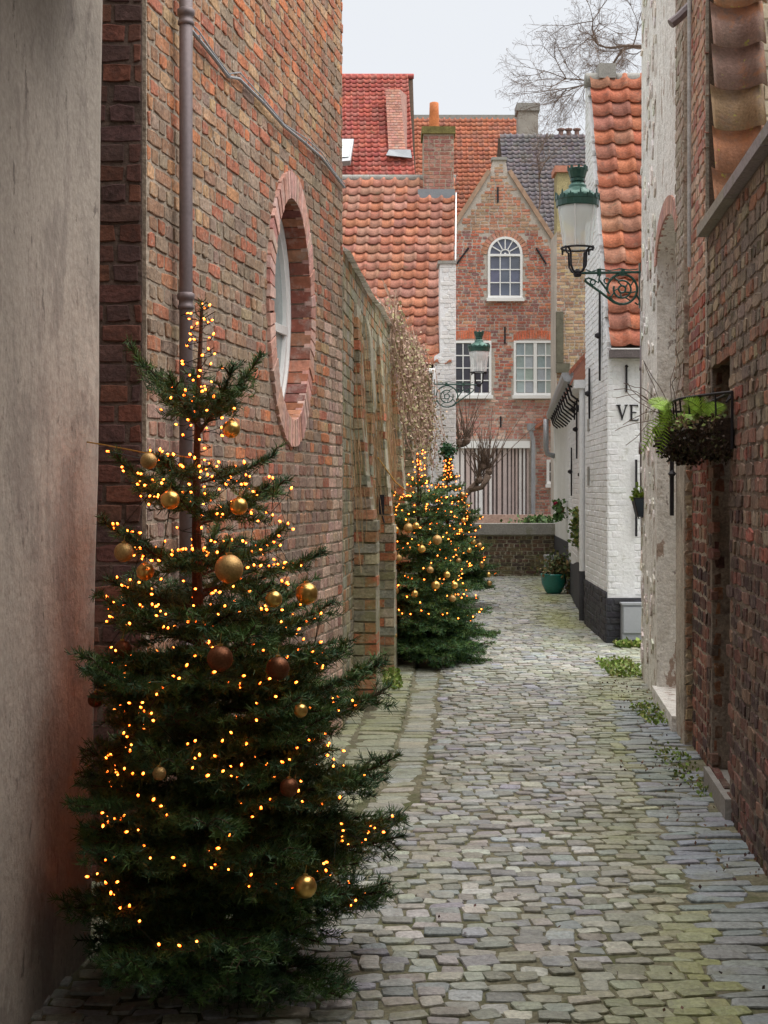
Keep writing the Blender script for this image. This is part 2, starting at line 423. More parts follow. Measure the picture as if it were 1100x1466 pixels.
while y < 26.2:
    d = rng.uniform(.066, .095)
    c0, x1 = chan_edge(y) + .02, right_edge(y) - .03
    x = c0 + rng.uniform(-.04, .04) if y > 4.5 else -1.9
    while x < x1:
        w = rng.choice((rng.uniform(.065, .10), rng.uniform(.09, .15), rng.uniform(.09, .13)))
        edge = x1 - x < .38 and y < 10.5
        if edge: w = rng.uniform(.15, .26)
        if x + w > x1 + .12: break
        yy = y + .035 * math.sin(x * 2.1 + y * .5) + .025 * smooth_noise(x * 4, y * .6, 8) + rng.uniform(-.02, .02)
        col = vary(rng.choice(CB), .26, .06)
        rgt = (x - c0) / max(.3, x1 - c0)
        ms = 1.1 * max(0, 1 - abs(rgt - .80) / .26) * (.5 + .5 * smooth_noise(x * 1.7, y * .9, 5)) + .22 * max(0, smooth_noise(x * 2.3, y * 1.5, 9))
        if edge: col = vary((.24, .26, .28), .15); ms *= .3
        col = tint(col, min(.75, max(0, ms)), MOSS)
        stones.append(stone(x + w / 2, yy + d / 2, w - rng.uniform(.002, .010), d * rng.uniform(.84, 1.10) - .003, rng.uniform(-.15, .15) + .05, col))
        x += w
    y += d; row += 1
# drainage channel beside the left wall: two lanes of long setts
y = 4.6
while y < 14.5:
    d = rng.uniform(.085, .12)
    ce = chan_edge(y); le = left_edge(y) + .02
    lanes = [(ce - .22, ce - .01), (ce - .50, ce - .235), (le - .02, ce - .515)]
    for li, (a, b_) in enumerate(lanes):
        if b_ - a < .06: continue
        a = max(a, le - .05)
        n_ = max(1, round((b_ - a) / .24)); ws = (b_ - a) / n_
        for k in range(n_):
            col = tint(vary(rng.choice(CB[:5]), .14), rng.uniform(.4, .75) * (1.0 if li else .5), (.27, .28, .12))
            stones.append(stone(a + ws * (k + .5), y + d / 2 + rng.uniform(-.01, .01), ws - .008, d - .008, .12 + rng.uniform(-.03, .03), col))
    y += d
emit_pieces(stones, 'cobblestone', M_cobble, road, 300, hide=lambda c: c[0] < -.15 and c[1] < 5.6, smooth=False)

# ------------------------------------------------------------------ grey plastered wall, near left, and the unseen masses added to shade the near end
pw = thing('plastered_house', 'grey plastered wall of the house at the left edge beside the tall tree', 'house', loc=(-1.2, 4.0, 0))
mb = MB()
prof = [(-1.015 - .0 * k, 4.9) for k in range(1)]
ring = [(-1.14, -3.0), (-1.14, 2.0), (-1.02, 4.55), (-.985, 4.80), (-.995, 4.86), (-1.03, 4.89), (-1.5, 4.92), (-2.2, 4.92), (-2.2, -3.0)]
nz = 24
vs_, fs = [], []
for k in range(nz + 1):
    z = -.15 + 7.2 * k / nz
    for (x, y_) in ring:
        lean = -.012 * (2.0 - z) * (1 if x > -1.4 else 0)
        vs_.append((x + lean + (.006 * smooth_noise(z * 2, y_ * 3) if x > -1.3 else 0), y_, z))
nr = len(ring)
for k in range(nz):
    for i in range(nr): fs.append((k * nr + i, k * nr + (i + 1) % nr, (k + 1) * nr + (i + 1) % nr, (k + 1) * nr + i))
mb.add(vs_, fs); mb.add([vs_[i] for i in range(nz * nr, nz * nr + nr)], [tuple(range(nr))])
mb.build('wall', M_plaster, pw)
mb = MB(); mb.box(-1.5, -.38, -3.0, 4.6, 3.42, 5.0); mb.build('shade_overhang', M_plaster, pw)  # unseen overhang added to darken the front tree and plaster
b = MB(); b.tube([(-1.16, 4.97, -.1), (-1.152, 4.97, 1.2), (-1.158, 4.97, 2.0), (-1.152, 4.97, 4.6)], .008, 6); b.build('cable', M_pipe, pw)
h = MB(); c0 = P(113, 631, 4.72)
h.tube([c0 + Vector((-.05, 0, 0)), c0 + Vector((-.01, 0, 0))] + [c0 + Vector((.012 * (1 - math.cos(t)) - .01, 0, .014 * math.sin(t))) for t in [k * .6 for k in range(10)]], .003, 6)
h.build('hook', M_zinc, pw)
# unseen block added over and behind the camera to shade the near alley
pg = thing('shade_block', 'house spanning the alley over the passage behind the viewer', 'house', loc=(.3, 0, 0))
mb = MB(); mb.box(-1.2, 2.6, -3.0, 3.15, 2.9, 4.2); mb.build('shade_ceiling', M_plaster, pg)
mb = MB(); mb.box(-1.2, 2.6, -3.4, -3.02, -.15, 4.2); mb.build('shade_back', M_plaster, pg)

# ------------------------------------------------------------------ left brick house with the oval window
LW = Frame((.19 * 5.74 - 2.068, 5.74), (.19, 1))          # n points into the alley
lw_len = LW.atD(9.4)
lh = thing('brick_house', 'tall old brick house with an oval window behind the front christmas tree', 'house', loc=(-1.6, 7.0, 0))
H1 = 5.6
uo, zo, ra, rb_ = LW.atD(8.05), 2.634, .525, .79             # oval: outer radii of the brick ring
ia, ib = .42, .635                                        # opening
# mortar face with a real opening
mb = MB(); NA = 48
def on_rect(t):
    dx, dz = math.cos(t), math.sin(t); k = min((.8 / abs(dx)) if abs(dx) > 1e-6 else 9, (1.1 / abs(dz)) if abs(dz) > 1e-6 else 9)
    return uo + dx * k, zo + dz * k
angs = sorted(set([2 * math.pi * k / NA for k in range(NA)] + [math.atan2(s1 * 1.1, s2 * .8) % (2 * math.pi) for s1 in (-1, 1) for s2 in (-1, 1)]))
inn = [LW.p(uo + ia * math.cos(t), 0, zo + ib * math.sin(t)) for t in angs]
out_ = [LW.p(on_rect(t)[0], 0, on_rect(t)[1]) for t in angs]
bk = [LW.p(uo + ia * math.cos(t), -.30, zo + ib * math.sin(t)) for t in angs]
n_ = len(angs)
mb.add(inn + out_, [(i, (i + 1) % n_, n_ + (i + 1) % n_, n_ + i) for i in range(n_)])
for (a, b_, c, d) in ((0, uo - .8, -.15, H1), (uo + .8, lw_len, -.15, H1), (uo - .8, uo + .8, -.15, zo - 1.1), (uo - .8, uo + .8, zo + 1.1, H1)):
    mb.add([LW.p(a, 0, c), LW.p(b_, 0, c), LW.p(b_, 0, d), LW.p(a, 0, d)], [(0, 1, 2, 3)])
mb.add([LW.p(0, 0, -.15), LW.p(0, 0, H1), LW.p(0, -1.2, H1), LW.p(0, -1.2, -.15)], [(0, 1, 2, 3)])
mb.add([LW.p(lw_len, 0, -.15), LW.p(lw_len, 0, H1), LW.p(lw_len, -1.2, H1), LW.p(lw_len, -1.2, -.15)], [(0, 1, 2, 3)])
mb.add([LW.p(0, 0, H1), LW.p(lw_len, 0, H1), LW.p(lw_len, -1.2, H1), LW.p(0, -1.2, H1)], [(0, 1, 2, 3)])
mb.add([LW.p(0, -1.2, -.15), LW.p(lw_len, -1.2, -.15), LW.p(lw_len, -1.2, H1), LW.p(0, -1.2, H1)], [(0, 1, 2, 3)])
wall = mb.build('wall', M_mortar, lh)
def pick_left(u, z):
    t = smooth_noise(u * 1.3, z * 1.1, 2) + rng.uniform(-.7, .7)
    up = (z - 2.2) / 2
    if u > lw_len - .5 + .2 * smooth_noise(z * 2, 1) and z < 2.5 + .3 * t and rng.random() < .85: return vary((.50, .41, .37), .2)
    if up + t > .75: return vary(rng.choice((ORANGE, RED, YELL, BROWN, (.38, .22, .13))))
    if t > .45: return vary(rng.choice((ORANGE, RED, RED, BROWN)))
    if z < 2.1: return vary(rng.choice(((.25, .20, .18), (.21, .175, .17), (.32, .25, .22), PURP, (.36, .23, .17))))
    return vary(rng.choice((GREY, BROWN, (.27, .225, .175), RED, (.24, .20, .17))))
def lmask(u, z, hu, hz):
    return ((u - uo) / (ra - .02)) ** 2 + ((z - zo) / (rb_ - .02)) ** 2 > 1
bricks = brickwork(LW, 0, lw_len, -.1, H1, .071, .195, None, mask=lmask, pick=lambda u, z: tint(tuple(a * b_ for a, b_ in zip(pick_left(u, z), (1.16, 1.0, .9))), .12, (.40, .26, .17)), proud=.006, mort=.010, jit=.0035, wear=.4)
emit_pieces(bricks, 'brick', M_brick, wall, 300, hide=lambda c: c[2] < 1.45 and c[1] < 8.3)
# return face towards the viewer, mortar set back, its shade painted into the dark colours
FR = Frame((LW.o.x - .9, LW.o.y - .002), (1, .0))
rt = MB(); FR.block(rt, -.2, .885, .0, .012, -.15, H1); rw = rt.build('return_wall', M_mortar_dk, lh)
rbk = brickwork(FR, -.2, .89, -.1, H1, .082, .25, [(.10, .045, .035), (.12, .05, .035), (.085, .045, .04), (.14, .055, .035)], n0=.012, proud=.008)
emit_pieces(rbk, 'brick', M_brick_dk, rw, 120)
# ring of radial bricks round the oval
sur = MB().add([LW.p(uo + (ra - .012) * math.cos(t), .002, zo + (rb_ - .012) * math.sin(t)) for t in angs] + [LW.p(uo + (ia + .005) * math.cos(t), .002, zo + (ib + .005) * math.sin(t)) for t in angs],
     [(i, (i + 1) % n_, n_ + (i + 1) % n_, n_ + i) for i in range(n_)]).build('window_surround', M_mortar_l, lh)
NB = 62
for k in range(NB):
    t0, t1 = 2 * math.pi * (k + .09) / NB, 2 * math.pi * (k + .91) / NB
    pr = .022 + rng.uniform(-.004, .004); col = vary(rng.choice(((.50, .33, .29), (.54, .38, .33), (.46, .28, .24), (.56, .43, .38))))
    q = []
    for n0_ in (-.02, pr):
        for (t, a, b_) in ((t0, ia, ib), (t1, ia, ib), (t1, ra, rb_), (t0, ra, rb_)):
            e = rng.uniform(-.006, .006) if a == ra else 0
            q.append(LW.p(uo + (a + e) * math.cos(t), n0_, zo + (b_ + e) * math.sin(t)))
    MB().add(q, [(4, 5, 6, 7), (0, 1, 5, 4), (1, 2, 6, 5), (2, 3, 7, 6), (3, 0, 4, 7)], col).build('brick', M_brick_far, sur)
# reveal bricks lining the opening
rev = MB(); rev.add([LW.p(uo + (ia + .008) * math.cos(t), -.0, zo + (ib + .008) * math.sin(t)) for t in angs] + [LW.p(uo + (ia + .008) * math.cos(t), -.30, zo + (ib + .008) * math.sin(t)) for t in angs],
    [(i, (i + 1) % n_, n_ + (i + 1) % n_, n_ + i) for i in range(n_)])
revo = rev.build('window_reveal', M_mortar, lh)
for k in range(46):
    t0, t1 = 2 * math.pi * (k + .06) / 46, 2 * math.pi * (k + .94) / 46
    col = vary(rng.choice(((.26, .11, .08), (.32, .14, .09), (.22, .10, .09), (.36, .20, .13))))
    q = [LW.p(uo + a * math.cos(t), n0_, zo + b_ * math.sin(t)) for n0_ in (.018, -.12) for (t, a, b_) in ((t0, ia, ib), (t1, ia, ib), (t1, ia + .02, ib + .02), (t0, ia + .02, ib + .02))]
    MB().add(q, [(0, 1, 5, 4), (0, 3, 2, 1), (1, 2, 6, 5), (0, 4, 7, 3)], col).build('brick', M_brick_far, revo)
win = MB(); NW = 40
def oring(n0_, a, b_): return [LW.p(uo + a * math.cos(2 * math.pi * k / NW), n0_, zo + b_ * math.sin(2 * math.pi * k / NW)) for k in range(NW)]
rs = [oring(-.14, ia + .01, ib + .01), oring(-.105, ia - .002, ib - .002), oring(-.10, ia - .035, ib - .035), oring(-.115, ia - .042, ib - .042), oring(-.115, ia - .075, ib - .075), oring(-.14, ia - .08, ib - .08)]
for a, b_ in zip(rs, rs[1:]): win.add(a + b_, [(i, (i + 1) % NW, NW + (i + 1) % NW, NW + i) for i in range(NW)])
wf = win.build('window', M_frame, lh, smooth=True)
gl = MB(); gl.add(oring(-.138, ia - .05, ib - .05), [tuple(range(NW))]); gl.build('pane', M_pane_c, wf)
br = MB(); LW.block(br, uo - ia + .05, uo + ia - .05, -.135, -.112, zo - .11, zo - .06); br.build('glazing_bar', M_frame, wf)
br = MB(); LW.block(br, uo - .02, uo + .02, -.136, -.114, zo - ib + .06, zo + ib - .06); br.build('glazing_bar', M_frame, wf)
# drainpipe with collars
dp = MB(); ud = LW.atD(6.06); c = LW.p(ud, .06, 0)
dp.lathe([(.029, -.1), (.029, H1)], c, 14)
for zc in (1.6 + 270 * 6 / F, 1.6 + 680 * 6 / F, .5, 1.55 - .6):
    dp.lathe([(.030, zc - .035), (.036, zc - .03), (.036, zc - .018), (.031, zc - .012), (.031, zc + .006), (.038, zc + .012), (.038, zc + .034), (.030, zc + .04)], c, 14)
dp.build('drainpipe', M_pipe, lh, smooth=True)
cb = MB(); pts = []
for (x, y_) in ((262, 38), (275, 55), (298, 82), (320, 110), (336, 113), (370, 148), (400, 180), (430, 205), (455, 225), (478, 255), (488, 268)):
    D = 4136 / (930 - x); q = P(x, y_, D); pts.append(LW.p(LW.atD(D), .025 + rng.uniform(-.004, .006), q.z))
cb.tube(pts, .009, 6); cb.tube([p + Vector((.004, 0, .02 + .012 * math.sin(i * 1.9))) for i, p in enumerate(pts)], .004, 5)
cb.build('cable', M_zinc, lh)
for p in pts[1:-1:2]: MB().box(p.x - .008, p.x + .012, p.y - .008, p.y + .008, p.z - .008, p.z + .012).build('cable_clip', M_zinc, lh)

# ------------------------------------------------------------------ buttressed garden wall, left
BW = Frame((-.277, 9.41), (.073, 1))
bw_len = BW.atD(21.5)
bwall = thing('buttressed_wall', 'mossy old garden wall with leaning brick buttresses beyond the brick house', 'wall', loc=(0, 14, 0))
mb = MB(); BW.block(mb, .0, bw_len, -.35, 0, -.15, 3.22)
bww = mb.build('wall', M_mortar_moss, bwall)
BP = [(.33, .29, .21), (.38, .19, .10), (.30, .26, .19), (.27, .26, .20), (.40, .34, .24), (.24, .22, .17), (.42, .22, .12), (.34, .32, .26)]
emit_pieces(brickwork(BW, 0, bw_len, -.1, 3.2, .085, .25, BP, wear=.4), 'brick', M_brick_moss, bww, 200)
cp = MB()
for k in range(40):
    u = bw_len * k / 40
    z = 3.2 + .03 * smooth_noise(u, 1)
    cp.add([BW.p(u, -.38, z), BW.p(u + bw_len / 40, -.38, z), BW.p(u + bw_len / 40, .05, z), BW.p(u, .05, z), BW.p(u, -.16, z + .13), BW.p(u + bw_len / 40, -.16, z + .13)], [(0, 1, 2, 3), (3, 2, 5, 4), (1, 0, 4, 5), (0, 3, 4), (1, 5, 2)])
cp.build('coping', M_brick_moss, bwall)
def buttress(D, thick, low, up, zl, ztop, k):
    """stepped pier: brick face towards the viewer, mossy slope on top of the lower half"""
    u0 = BW.atD(D); u1 = u0 + thick
    prof = [(0, -.12), (low, -.12), (low - .005, zl * .5), (low - .015, zl), (up + .01, zl + .42), (up * .75, zl + .9), (up * .3, ztop), (0, ztop)]
    m2 = MB(); A = [BW.p(u0, a, z) for a, z in prof]; m2.prism(A, BW.u * thick)
    bo = m2.build('buttress', M_mortar_moss, bwall)
    z = -.1; r_ = 0
    while z < ztop - .05:
        zz = z + .04
        w = low - .008 if zz < zl else (low + (up - low) * (zz - zl) / .42 if zz < zl + .42 else up + (.3 * up - up) * (zz - zl - .42) / max(.1, ztop - zl - .42))
        if w > .03:
            segs = [(0.002, w)] if w < .15 or r_ % 2 else [(0.002, w * .48), (w * .52, w)]
            for (a, b_) in segs:
                col = vary(rng.choice(BP + [(.42, .15, .08), (.36, .13, .07)]), .18)
                pr = rng.uniform(.006, .018)
                ex = rng.uniform(-.004, .010) if b_ == w else -.003
                q = [BW.p(uu, nn, z_) for uu in (u0 + thick * .8, u0 - pr) for (nn, z_) in ((a, z + .006), (b_ + ex, z + .006 + rng.uniform(-.004, .004)), (b_ + ex, z + .074 + rng.uniform(-.004, .004)), (a, z + .074))]
                MB().add(q, [(4, 5, 6, 7), (0, 1, 5, 4), (1, 2, 6, 5), (2, 3, 7, 6), (3, 0, 4, 7)], col).build('brick', M_brick_moss, bo)
        z += .082; r_ += 1
buttress(10.15, .34, .172, .08, 1.30, 2.95, 0)
buttress(10.9, .3, .07, .075, 1.9, 2.95, 1)
buttress(12.25, .36, .165, .09, 1.20, 2.95, 2)
buttress(14.2, .36, .19, .12, 1.2, 2.9, 3)
buttress(16.6, .36, .19, .12, 1.2, 2.85, 4)

# creeper hanging over the wall
def tri_leaves(centres, size, pal, seed, droop=.3):
    r_ = np.random.default_rng(seed); n = len(centres); C = np.asarray(centres, np.float64)
    d = r_.normal(size=(n, 3)); d[:, 2] -= droop; d /= np.linalg.norm(d, axis=1)[:, None]
    s = np.cross(d, r_.normal(size=(n, 3))); s /= np.linalg.norm(s, axis=1)[:, None] + 1e-9
    L = size * r_.uniform(.6, 1.3, (n, 1))
    up_ = np.cross(d, s)
    V = np.stack([C, C + d * L * .5 + s * L * .38 + up_ * L * .06, C + d * L, C + d * L * .5 - s * L * .38 + up_ * L * .06], 1).reshape(-1, 3)
    pal = np.array(pal); cols = pal[r_.integers(0, len(pal), n)] * r_.uniform(.7, 1.25, (n, 1))
    return V, np.arange(4 * n), np.repeat(cols, 4, 0)
cr = thing('creeper', 'dry brown creeper hanging over the buttressed garden wall', 'plant', loc=(.3, 16, 0))
st = MB(); cen = []
for k in range(150):
    D = rng.uniform(13.2, 20.5); u = BW.atD(D)
    p = BW.p(u, rng.uniform(-.1, .12), 3.25 + rng.uniform(0, .35)); pts = [p]
    for s_ in range(rng.randint(4, 9)):
        p = p + Vector((rng.uniform(-.03, .07), rng.uniform(-.12, .12), -rng.uniform(.08, .24))); pts.append(p)
        q_ = BW.p(BW.atD(p.y), 0, 0)
        p.x = max(p.x, q_.x + .04)
        for _ in range(5): cen.append(p + Vector((rng.uniform(-.06, .08), rng.uniform(-.1, .1), rng.uniform(-.08, .08))))
    st.tube(pts, .005, 3, col=(1.9, 1.8, 1.7))
st.build('stem', M_twig, cr)
V, Fc, Cc = tri_leaves(cen, .038, [(.34, .23, .17), (.40, .29, .20), (.30, .26, .13), (.36, .33, .17), (.38, .24, .21)], 5)
fast_mesh('leaves', V, Fc, 4, M_leaf, Cc, cr, kind='stuff')
strp = []
cr2 = thing('hanging_moss', 'pale dry strands of creeper draped over the first buttresses', 'plant', loc=(0, 11.5, 0))
st = MB()
for k in range(240):
    D = rng.uniform(9.6, 15.5); u = BW.atD(D); z = rng.uniform(1.5, 2.9)
    p = BW.p(u, .015 + rng.uniform(0, .05), z); pts = [p]
    for s_ in range(5): p = p + Vector((rng.uniform(-.004, .016), rng.uniform(-.03, .03), -rng.uniform(.06, .16))); pts.append(p)
    st.tube(pts, .003, 3, col=vary((2.2, 2.1, 1.5), .2))
st.build('stem', M_twig, cr2)

# ------------------------------------------------------------------ right hand wall with its niches and the tall house
RW = Frame((.1 * 1.5 + 1.008, 1.5), (.1, 1), flip=True)    # n points into the alley
def uD(D): return RW.atD(D)
rwall = thing('garden_wall', 'dark weathered brick wall with a stone coping at the right edge', 'wall', loc=(1.9, 5, 0))
mb = MB()
RW.block(mb, 0, uD(6.83), -.38, 0, -.15, 2.98)
RW.block(mb, uD(6.83), uD(7.47), -.38, -.13, -.15, 2.26)
RW.block(mb, uD(6.83), uD(7.47), -.38, 0, 2.26, 2.98)
RW.block(mb, uD(7.47), uD(7.69), -.38, 0, -.15, 2.98)
gw = mb.build('wall', mat('mortar_grimy', (.24, .20, .165), .95, .35, 4, .35, 60, .9, 40, stains=(((.045, .032, .03), 4, .48, .62, .75), ((.40, .36, .30), 14, .56, .66, .5))), rwall)
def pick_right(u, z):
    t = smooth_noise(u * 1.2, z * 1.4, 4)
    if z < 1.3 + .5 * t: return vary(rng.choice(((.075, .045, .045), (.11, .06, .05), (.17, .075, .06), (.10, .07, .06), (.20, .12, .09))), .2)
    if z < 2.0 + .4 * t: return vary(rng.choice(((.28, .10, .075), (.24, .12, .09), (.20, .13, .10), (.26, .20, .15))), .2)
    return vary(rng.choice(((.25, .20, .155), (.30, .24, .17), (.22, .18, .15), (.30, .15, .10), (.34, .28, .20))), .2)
def nmask(a, b_, zt, zb=.1):
    return lambda u, z, hu, hz: not (a - .02 < u < b_ + .02 and zb < z < zt)
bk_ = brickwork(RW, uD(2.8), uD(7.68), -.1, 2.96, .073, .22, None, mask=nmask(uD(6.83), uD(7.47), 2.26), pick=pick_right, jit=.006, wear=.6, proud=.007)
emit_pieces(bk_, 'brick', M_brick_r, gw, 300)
# lining of niche B: far jamb courses face the viewer
JB = Frame((RW.p(uD(7.47), 0, 0).x, 7.47), (1, .1))
jp = brickwork(JB, 0, .13, .1, 2.26, .082, .26, [(.16, .07, .045), (.20, .09, .05), (.13, .075, .05), (.22, .11, .06), (.10, .055, .05)], proud=.01, bond='stretch', jit=.006)
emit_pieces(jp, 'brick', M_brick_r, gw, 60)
sl = MB(); RW.block(sl, uD(6.75), uD(7.55), -.135, .035, -.12, .10); sl.build('sill', M_stone, rwall)
cp = MB()
cpl = uD(7.69)
for k in range(6):
    a, b_ = cpl * k / 6 + .006, cpl * (k + 1) / 6 - .006
    q = [RW.p(u, n0_, z) for u in (a, b_) for (n0_, z) in ((-.42, 2.985), (.055, 2.985), (.055, 3.04), (-.18, 3.12), (-.42, 3.04))]
    MB().add(q, [(0, 1, 2, 3, 4), (9, 8, 7, 6, 5), (0, 5, 6, 1), (1, 6, 7, 2), (2, 7, 8, 3), (3, 8, 9, 4), (4, 9, 5, 0)], vary((1, 1, 1), .1)).build('coping_stone', M_stone, rwall)

th = thing('limewashed_house', 'tall narrow house with peeling limewash and a blind arched niche', 'house', loc=(2.3, 9.8, 0))
mb = MB(); HT = 6.4
RW.block(mb, uD(7.70), uD(8.77), -.5, -.055, -.15, 1.9)
RW.block(mb, uD(7.70), uD(8.77), -.5, -.03, 1.9, 2.95)
RW.block(mb, uD(7.97), uD(8.77), -.5, -.03, 2.95, HT)
RW.block(mb, uD(8.77), uD(9.25), -.5, -.0, -.15, HT)
hw = mb.build('wall', M_mortar_l, th)
mb = MB()
RW.block(mb, uD(9.25), uD(10.6), -.6, -.16, -.15, 3.30)
RW.block(mb, uD(10.6), uD(12.0), -.6, -.004, -.15, HT)
# arched head over the niche
ua, ub = uD(9.25), uD(10.6); um = (ua + ub) / 2; hs = (ub - ua) / 2
arch = [(ua, HT), (ua, 3.30)] + [(um - hs * math.cos(math.pi * k / 14), 3.30 + .22 * math.sin(math.pi * k / 14)) for k in range(1, 14)] + [(ub, 3.30), (ub, HT)]
A = [RW.p(u, -.16, z) for u, z in arch]
mb.prism(A, RW.n * .156)
RW.block(mb, ua, ub, -.6, -.163, 3.302, HT)
lwall = mb.build('limewashed_wall', M_lime, th)
def pick_tall(u, z):
    if z > 2.7: return vary(rng.choice(((.42, .25, .20), (.45, .33, .25), (.36, .19, .15), (.48, .40, .32))), .15)
    return vary(rng.choice(((.36, .13, .09), (.30, .12, .09), (.24, .11, .10), (.36, .24, .17))), .2)
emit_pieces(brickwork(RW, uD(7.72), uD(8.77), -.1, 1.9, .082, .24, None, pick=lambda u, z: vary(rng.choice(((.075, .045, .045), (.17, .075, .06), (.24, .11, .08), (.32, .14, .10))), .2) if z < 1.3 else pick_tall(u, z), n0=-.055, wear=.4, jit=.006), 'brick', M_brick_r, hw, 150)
emit_pieces(brickwork(RW, uD(7.97), uD(8.77), 1.9, HT, .075, .22, None, pick=pick_tall, n0=-.03, wear=.5, jit=.006), 'brick', M_brick_far, hw, 100)
emit_pieces(brickwork(RW, uD(8.77), uD(9.25), 1.9, HT, .082, .24, None, pick=lambda u, z: vary((.48, .42, .36), .15), n0=0, wear=.5, jit=.006), 'brick', M_lime, hw, 60)
QB = Frame((RW.p(uD(8.765), -.055, 0).x - .056, 8.765), (1, .1))
emit_pieces(brickwork(QB, 0, .06, .0, 1.9, .075, .2, [(.42, .33, .22), (.36, .24, .15), (.46, .38, .27), (.34, .18, .11)], bond='stretch', proud=.012, jit=.006), 'brick', M_brick, hw, 40)
sl = MB(); RW.block(sl, uD(9.22), uD(10.65), -.17, .03, -.12, .10); sl.build('sill', M_lime, th)
# voussoirs of the niche
for k in range(15):
    t0, t1 = math.pi * (k + .05) / 15, math.pi * (k + .95) / 15
    q = [RW.p(um - (hs + e) * math.cos(t), n0_, 3.30 + (.22 + e) * math.sin(t)) for n0_ in (-.02, .008) for (t, e) in ((t0, 0), (t1, 0), (t1, .13), (t0, .13))]
    MB().add(q, [(4, 5, 6, 7), (0, 1, 5, 4), (1, 2, 6, 5), (2, 3, 7, 6), (3, 0, 4, 7)], vary((.42, .27, .23), .15)).build('brick', M_brick_far, lwall)
# peeling patches: thin flakes of old render standing proud
fl = []
for k in range(170):
    u, z = rng.uniform(uD(10.65), uD(11.98)), rng.uniform(.2, 6.2); a = rng.uniform(.02, .09); hgt = rng.uniform(.02, .11); o = []
    for i in range(9):
        t = 2 * math.pi * i / 9; rr = rng.uniform(.6, 1.1); o.append((min(uD(11.99), max(uD(10.62), u + a * rr * math.cos(t))), z + hgt * rr * math.sin(t)))
    pr = rng.uniform(.004, .012)
    fl.append(([RW.p(x, -.003, zz) for x, zz in o] + [RW.p(x, pr, zz) for x, zz in o], [tuple(range(9, 18))] + [(i, (i + 1) % 9, 9 + (i + 1) % 9, 9 + i) for i in range(9)], vary((1.0, .98, .95), .12), RW.p(u, 0, z), a * hgt))
rest = MB()
for p in fl: rest.add(p[0], p[1], p[2])
rest.build('render_flakes', M_lime, lwall, kind='stuff')
# drainpipe at the far corner and a pale strip higher up
dp = MB(); c = RW.p(uD(12.03), -.02, 0)
dp.lathe([(.028, 1.55), (.028, 3.25)], c, 12); dp.lathe([(.038, 1.9), (.038, 2.0)], c, 12); dp.lathe([(.034, 2.62), (.034, 2.66)], c, 12)
dp.tube([c + Vector((0, 0, 3.24)), c + Vector((.02, .0, 3.32)), c + Vector((.10, .0, 3.42))], .028, 10)
dp.lathe([(.02, .9), (.022, 1.56)], c, 10)
dp.build('drainpipe', M_pipe, th, smooth=True)
st = MB(); a, b_ = P(985, 50, 8.55), P(994, 380, 8.55); st.lathe([(.012, CH + 318 * 8.5 / F), (.012, HT)], RW.p(uD(8.5), .0, 0), 10); st.build('conduit', mat('grey_conduit', (.46, .48, .48), .6), th)
an = MB(); c = RW.p(uD(9.22), .03, 0); an.box(c.x - .012, c.x + .012, c.y - .012, c.y + .012, CH - 10 * 9.2 / F - .13, CH + 60 * 9.2 / F); an.lathe([(.0, -.03), (.03, 0), (0, .03)], c + Vector((0, -.01, CH + .1)), 8)
an.build('wall_anchor', M_iron, th)
el = MB(); q = P(972, 25, 8.6); el.tube([q + Vector((-.05, 0, -.04)), q, q + Vector((.12, 0, .12))], .03, 8); el.build('drain_outlet', M_pipe, th)
# roof slope with one column of big pantiles, and the wall beside it
rf = thing('tiled_outhouse', 'outhouse behind the stone coping with one column of large lichened roof tiles', 'house', loc=(2.2, 8.1, 0))
mb = MB(); mb.box(2.075, 3.2, 7.80, 9.6, -.1, 5.2); bw_ = mb.build('wall', mat('cream_brick', (.50, .44, .34), .9, .1, 3, .1, 40, .5, 30), rf)
FB = Frame((2.075, 7.80), (1, 0))
emit_pieces(brickwork(FB, 0, 1.0, 2.6, 5.15, .09, .25, [(.52, .46, .35), (.48, .41, .31), (.55, .49, .39)], proud=.008), 'brick', mat('cream_brick2', (1, 1, 1), .9, .12, 3, .1, 40, .5, 30), bw_, 40)
mb = MB(); mb.prism([(1.80, 7.72, 2.2), (2.07, 7.72, 2.2), (2.07, 7.95, 4.9), (1.85, 7.95, 4.9)], (0, .012, 0))
bd = mb.build('roof', M_wood, rf)
tiled_roof((1.772, 7.60, 2.38), (1, 0, 0), (.019, .095, .995), 1, 10, .272, .235, M_tile_near, bd, [(0.272, 0.171, 0.141), (0.343, 0.171, 0.101), (0.252, 0.181, 0.161), (0.302, 0.192, 0.121)], amp=.10, lip=.075)

# ------------------------------------------------------------------ white house with the lettering
wh = thing('white_house', 'white painted brick house with black plinth and letters VE beside the lamp', 'house', loc=(2.9, 15.5, 0))
WF = Frame((2.32, 14.5), (1, 0))                            # front, faces the viewer
WS = Frame((2.32, 14.5), (.036, 1), flip=True)              # side, faces the alley
ws_len = 2.1
mb = MB()
gable = [(0, -.15), (ws_len, -.15), (ws_len, 3.05), (ws_len, 6.2), (ws_len - .14, 6.42), (0.0, 3.02)]
A = [WS.p(u, 0, z) for u, z in gable]
mb.prism(A, -WS.n * .28)
mb.add([WF.p(.1, 0, -.15), WF.p(1.6, 0, -.15), WF.p(1.6, 0, 3.0), WF.p(.1, 0, 3.0)], [(0, 1, 2, 3)])
wmb = mb.build('wall', M_white, wh)
whp = lambda u, z: vary((1.0, 1.0, 1.0), .05, .01)
def gm(u, z, hu, hz): return z + hz < 3.02 + u * (6.42 - 3.02) / (ws_len - .14) - .02
pl = .47
emit_pieces(brickwork(WF, 0.0, 1.2, pl + .03, 2.98, .066, .22, None, pick=whp, proud=.006, mort=.008, jit=.002, wear=.3, mask=lambda u, z, hu, hz: True), 'brick', M_white, wmb, 160)
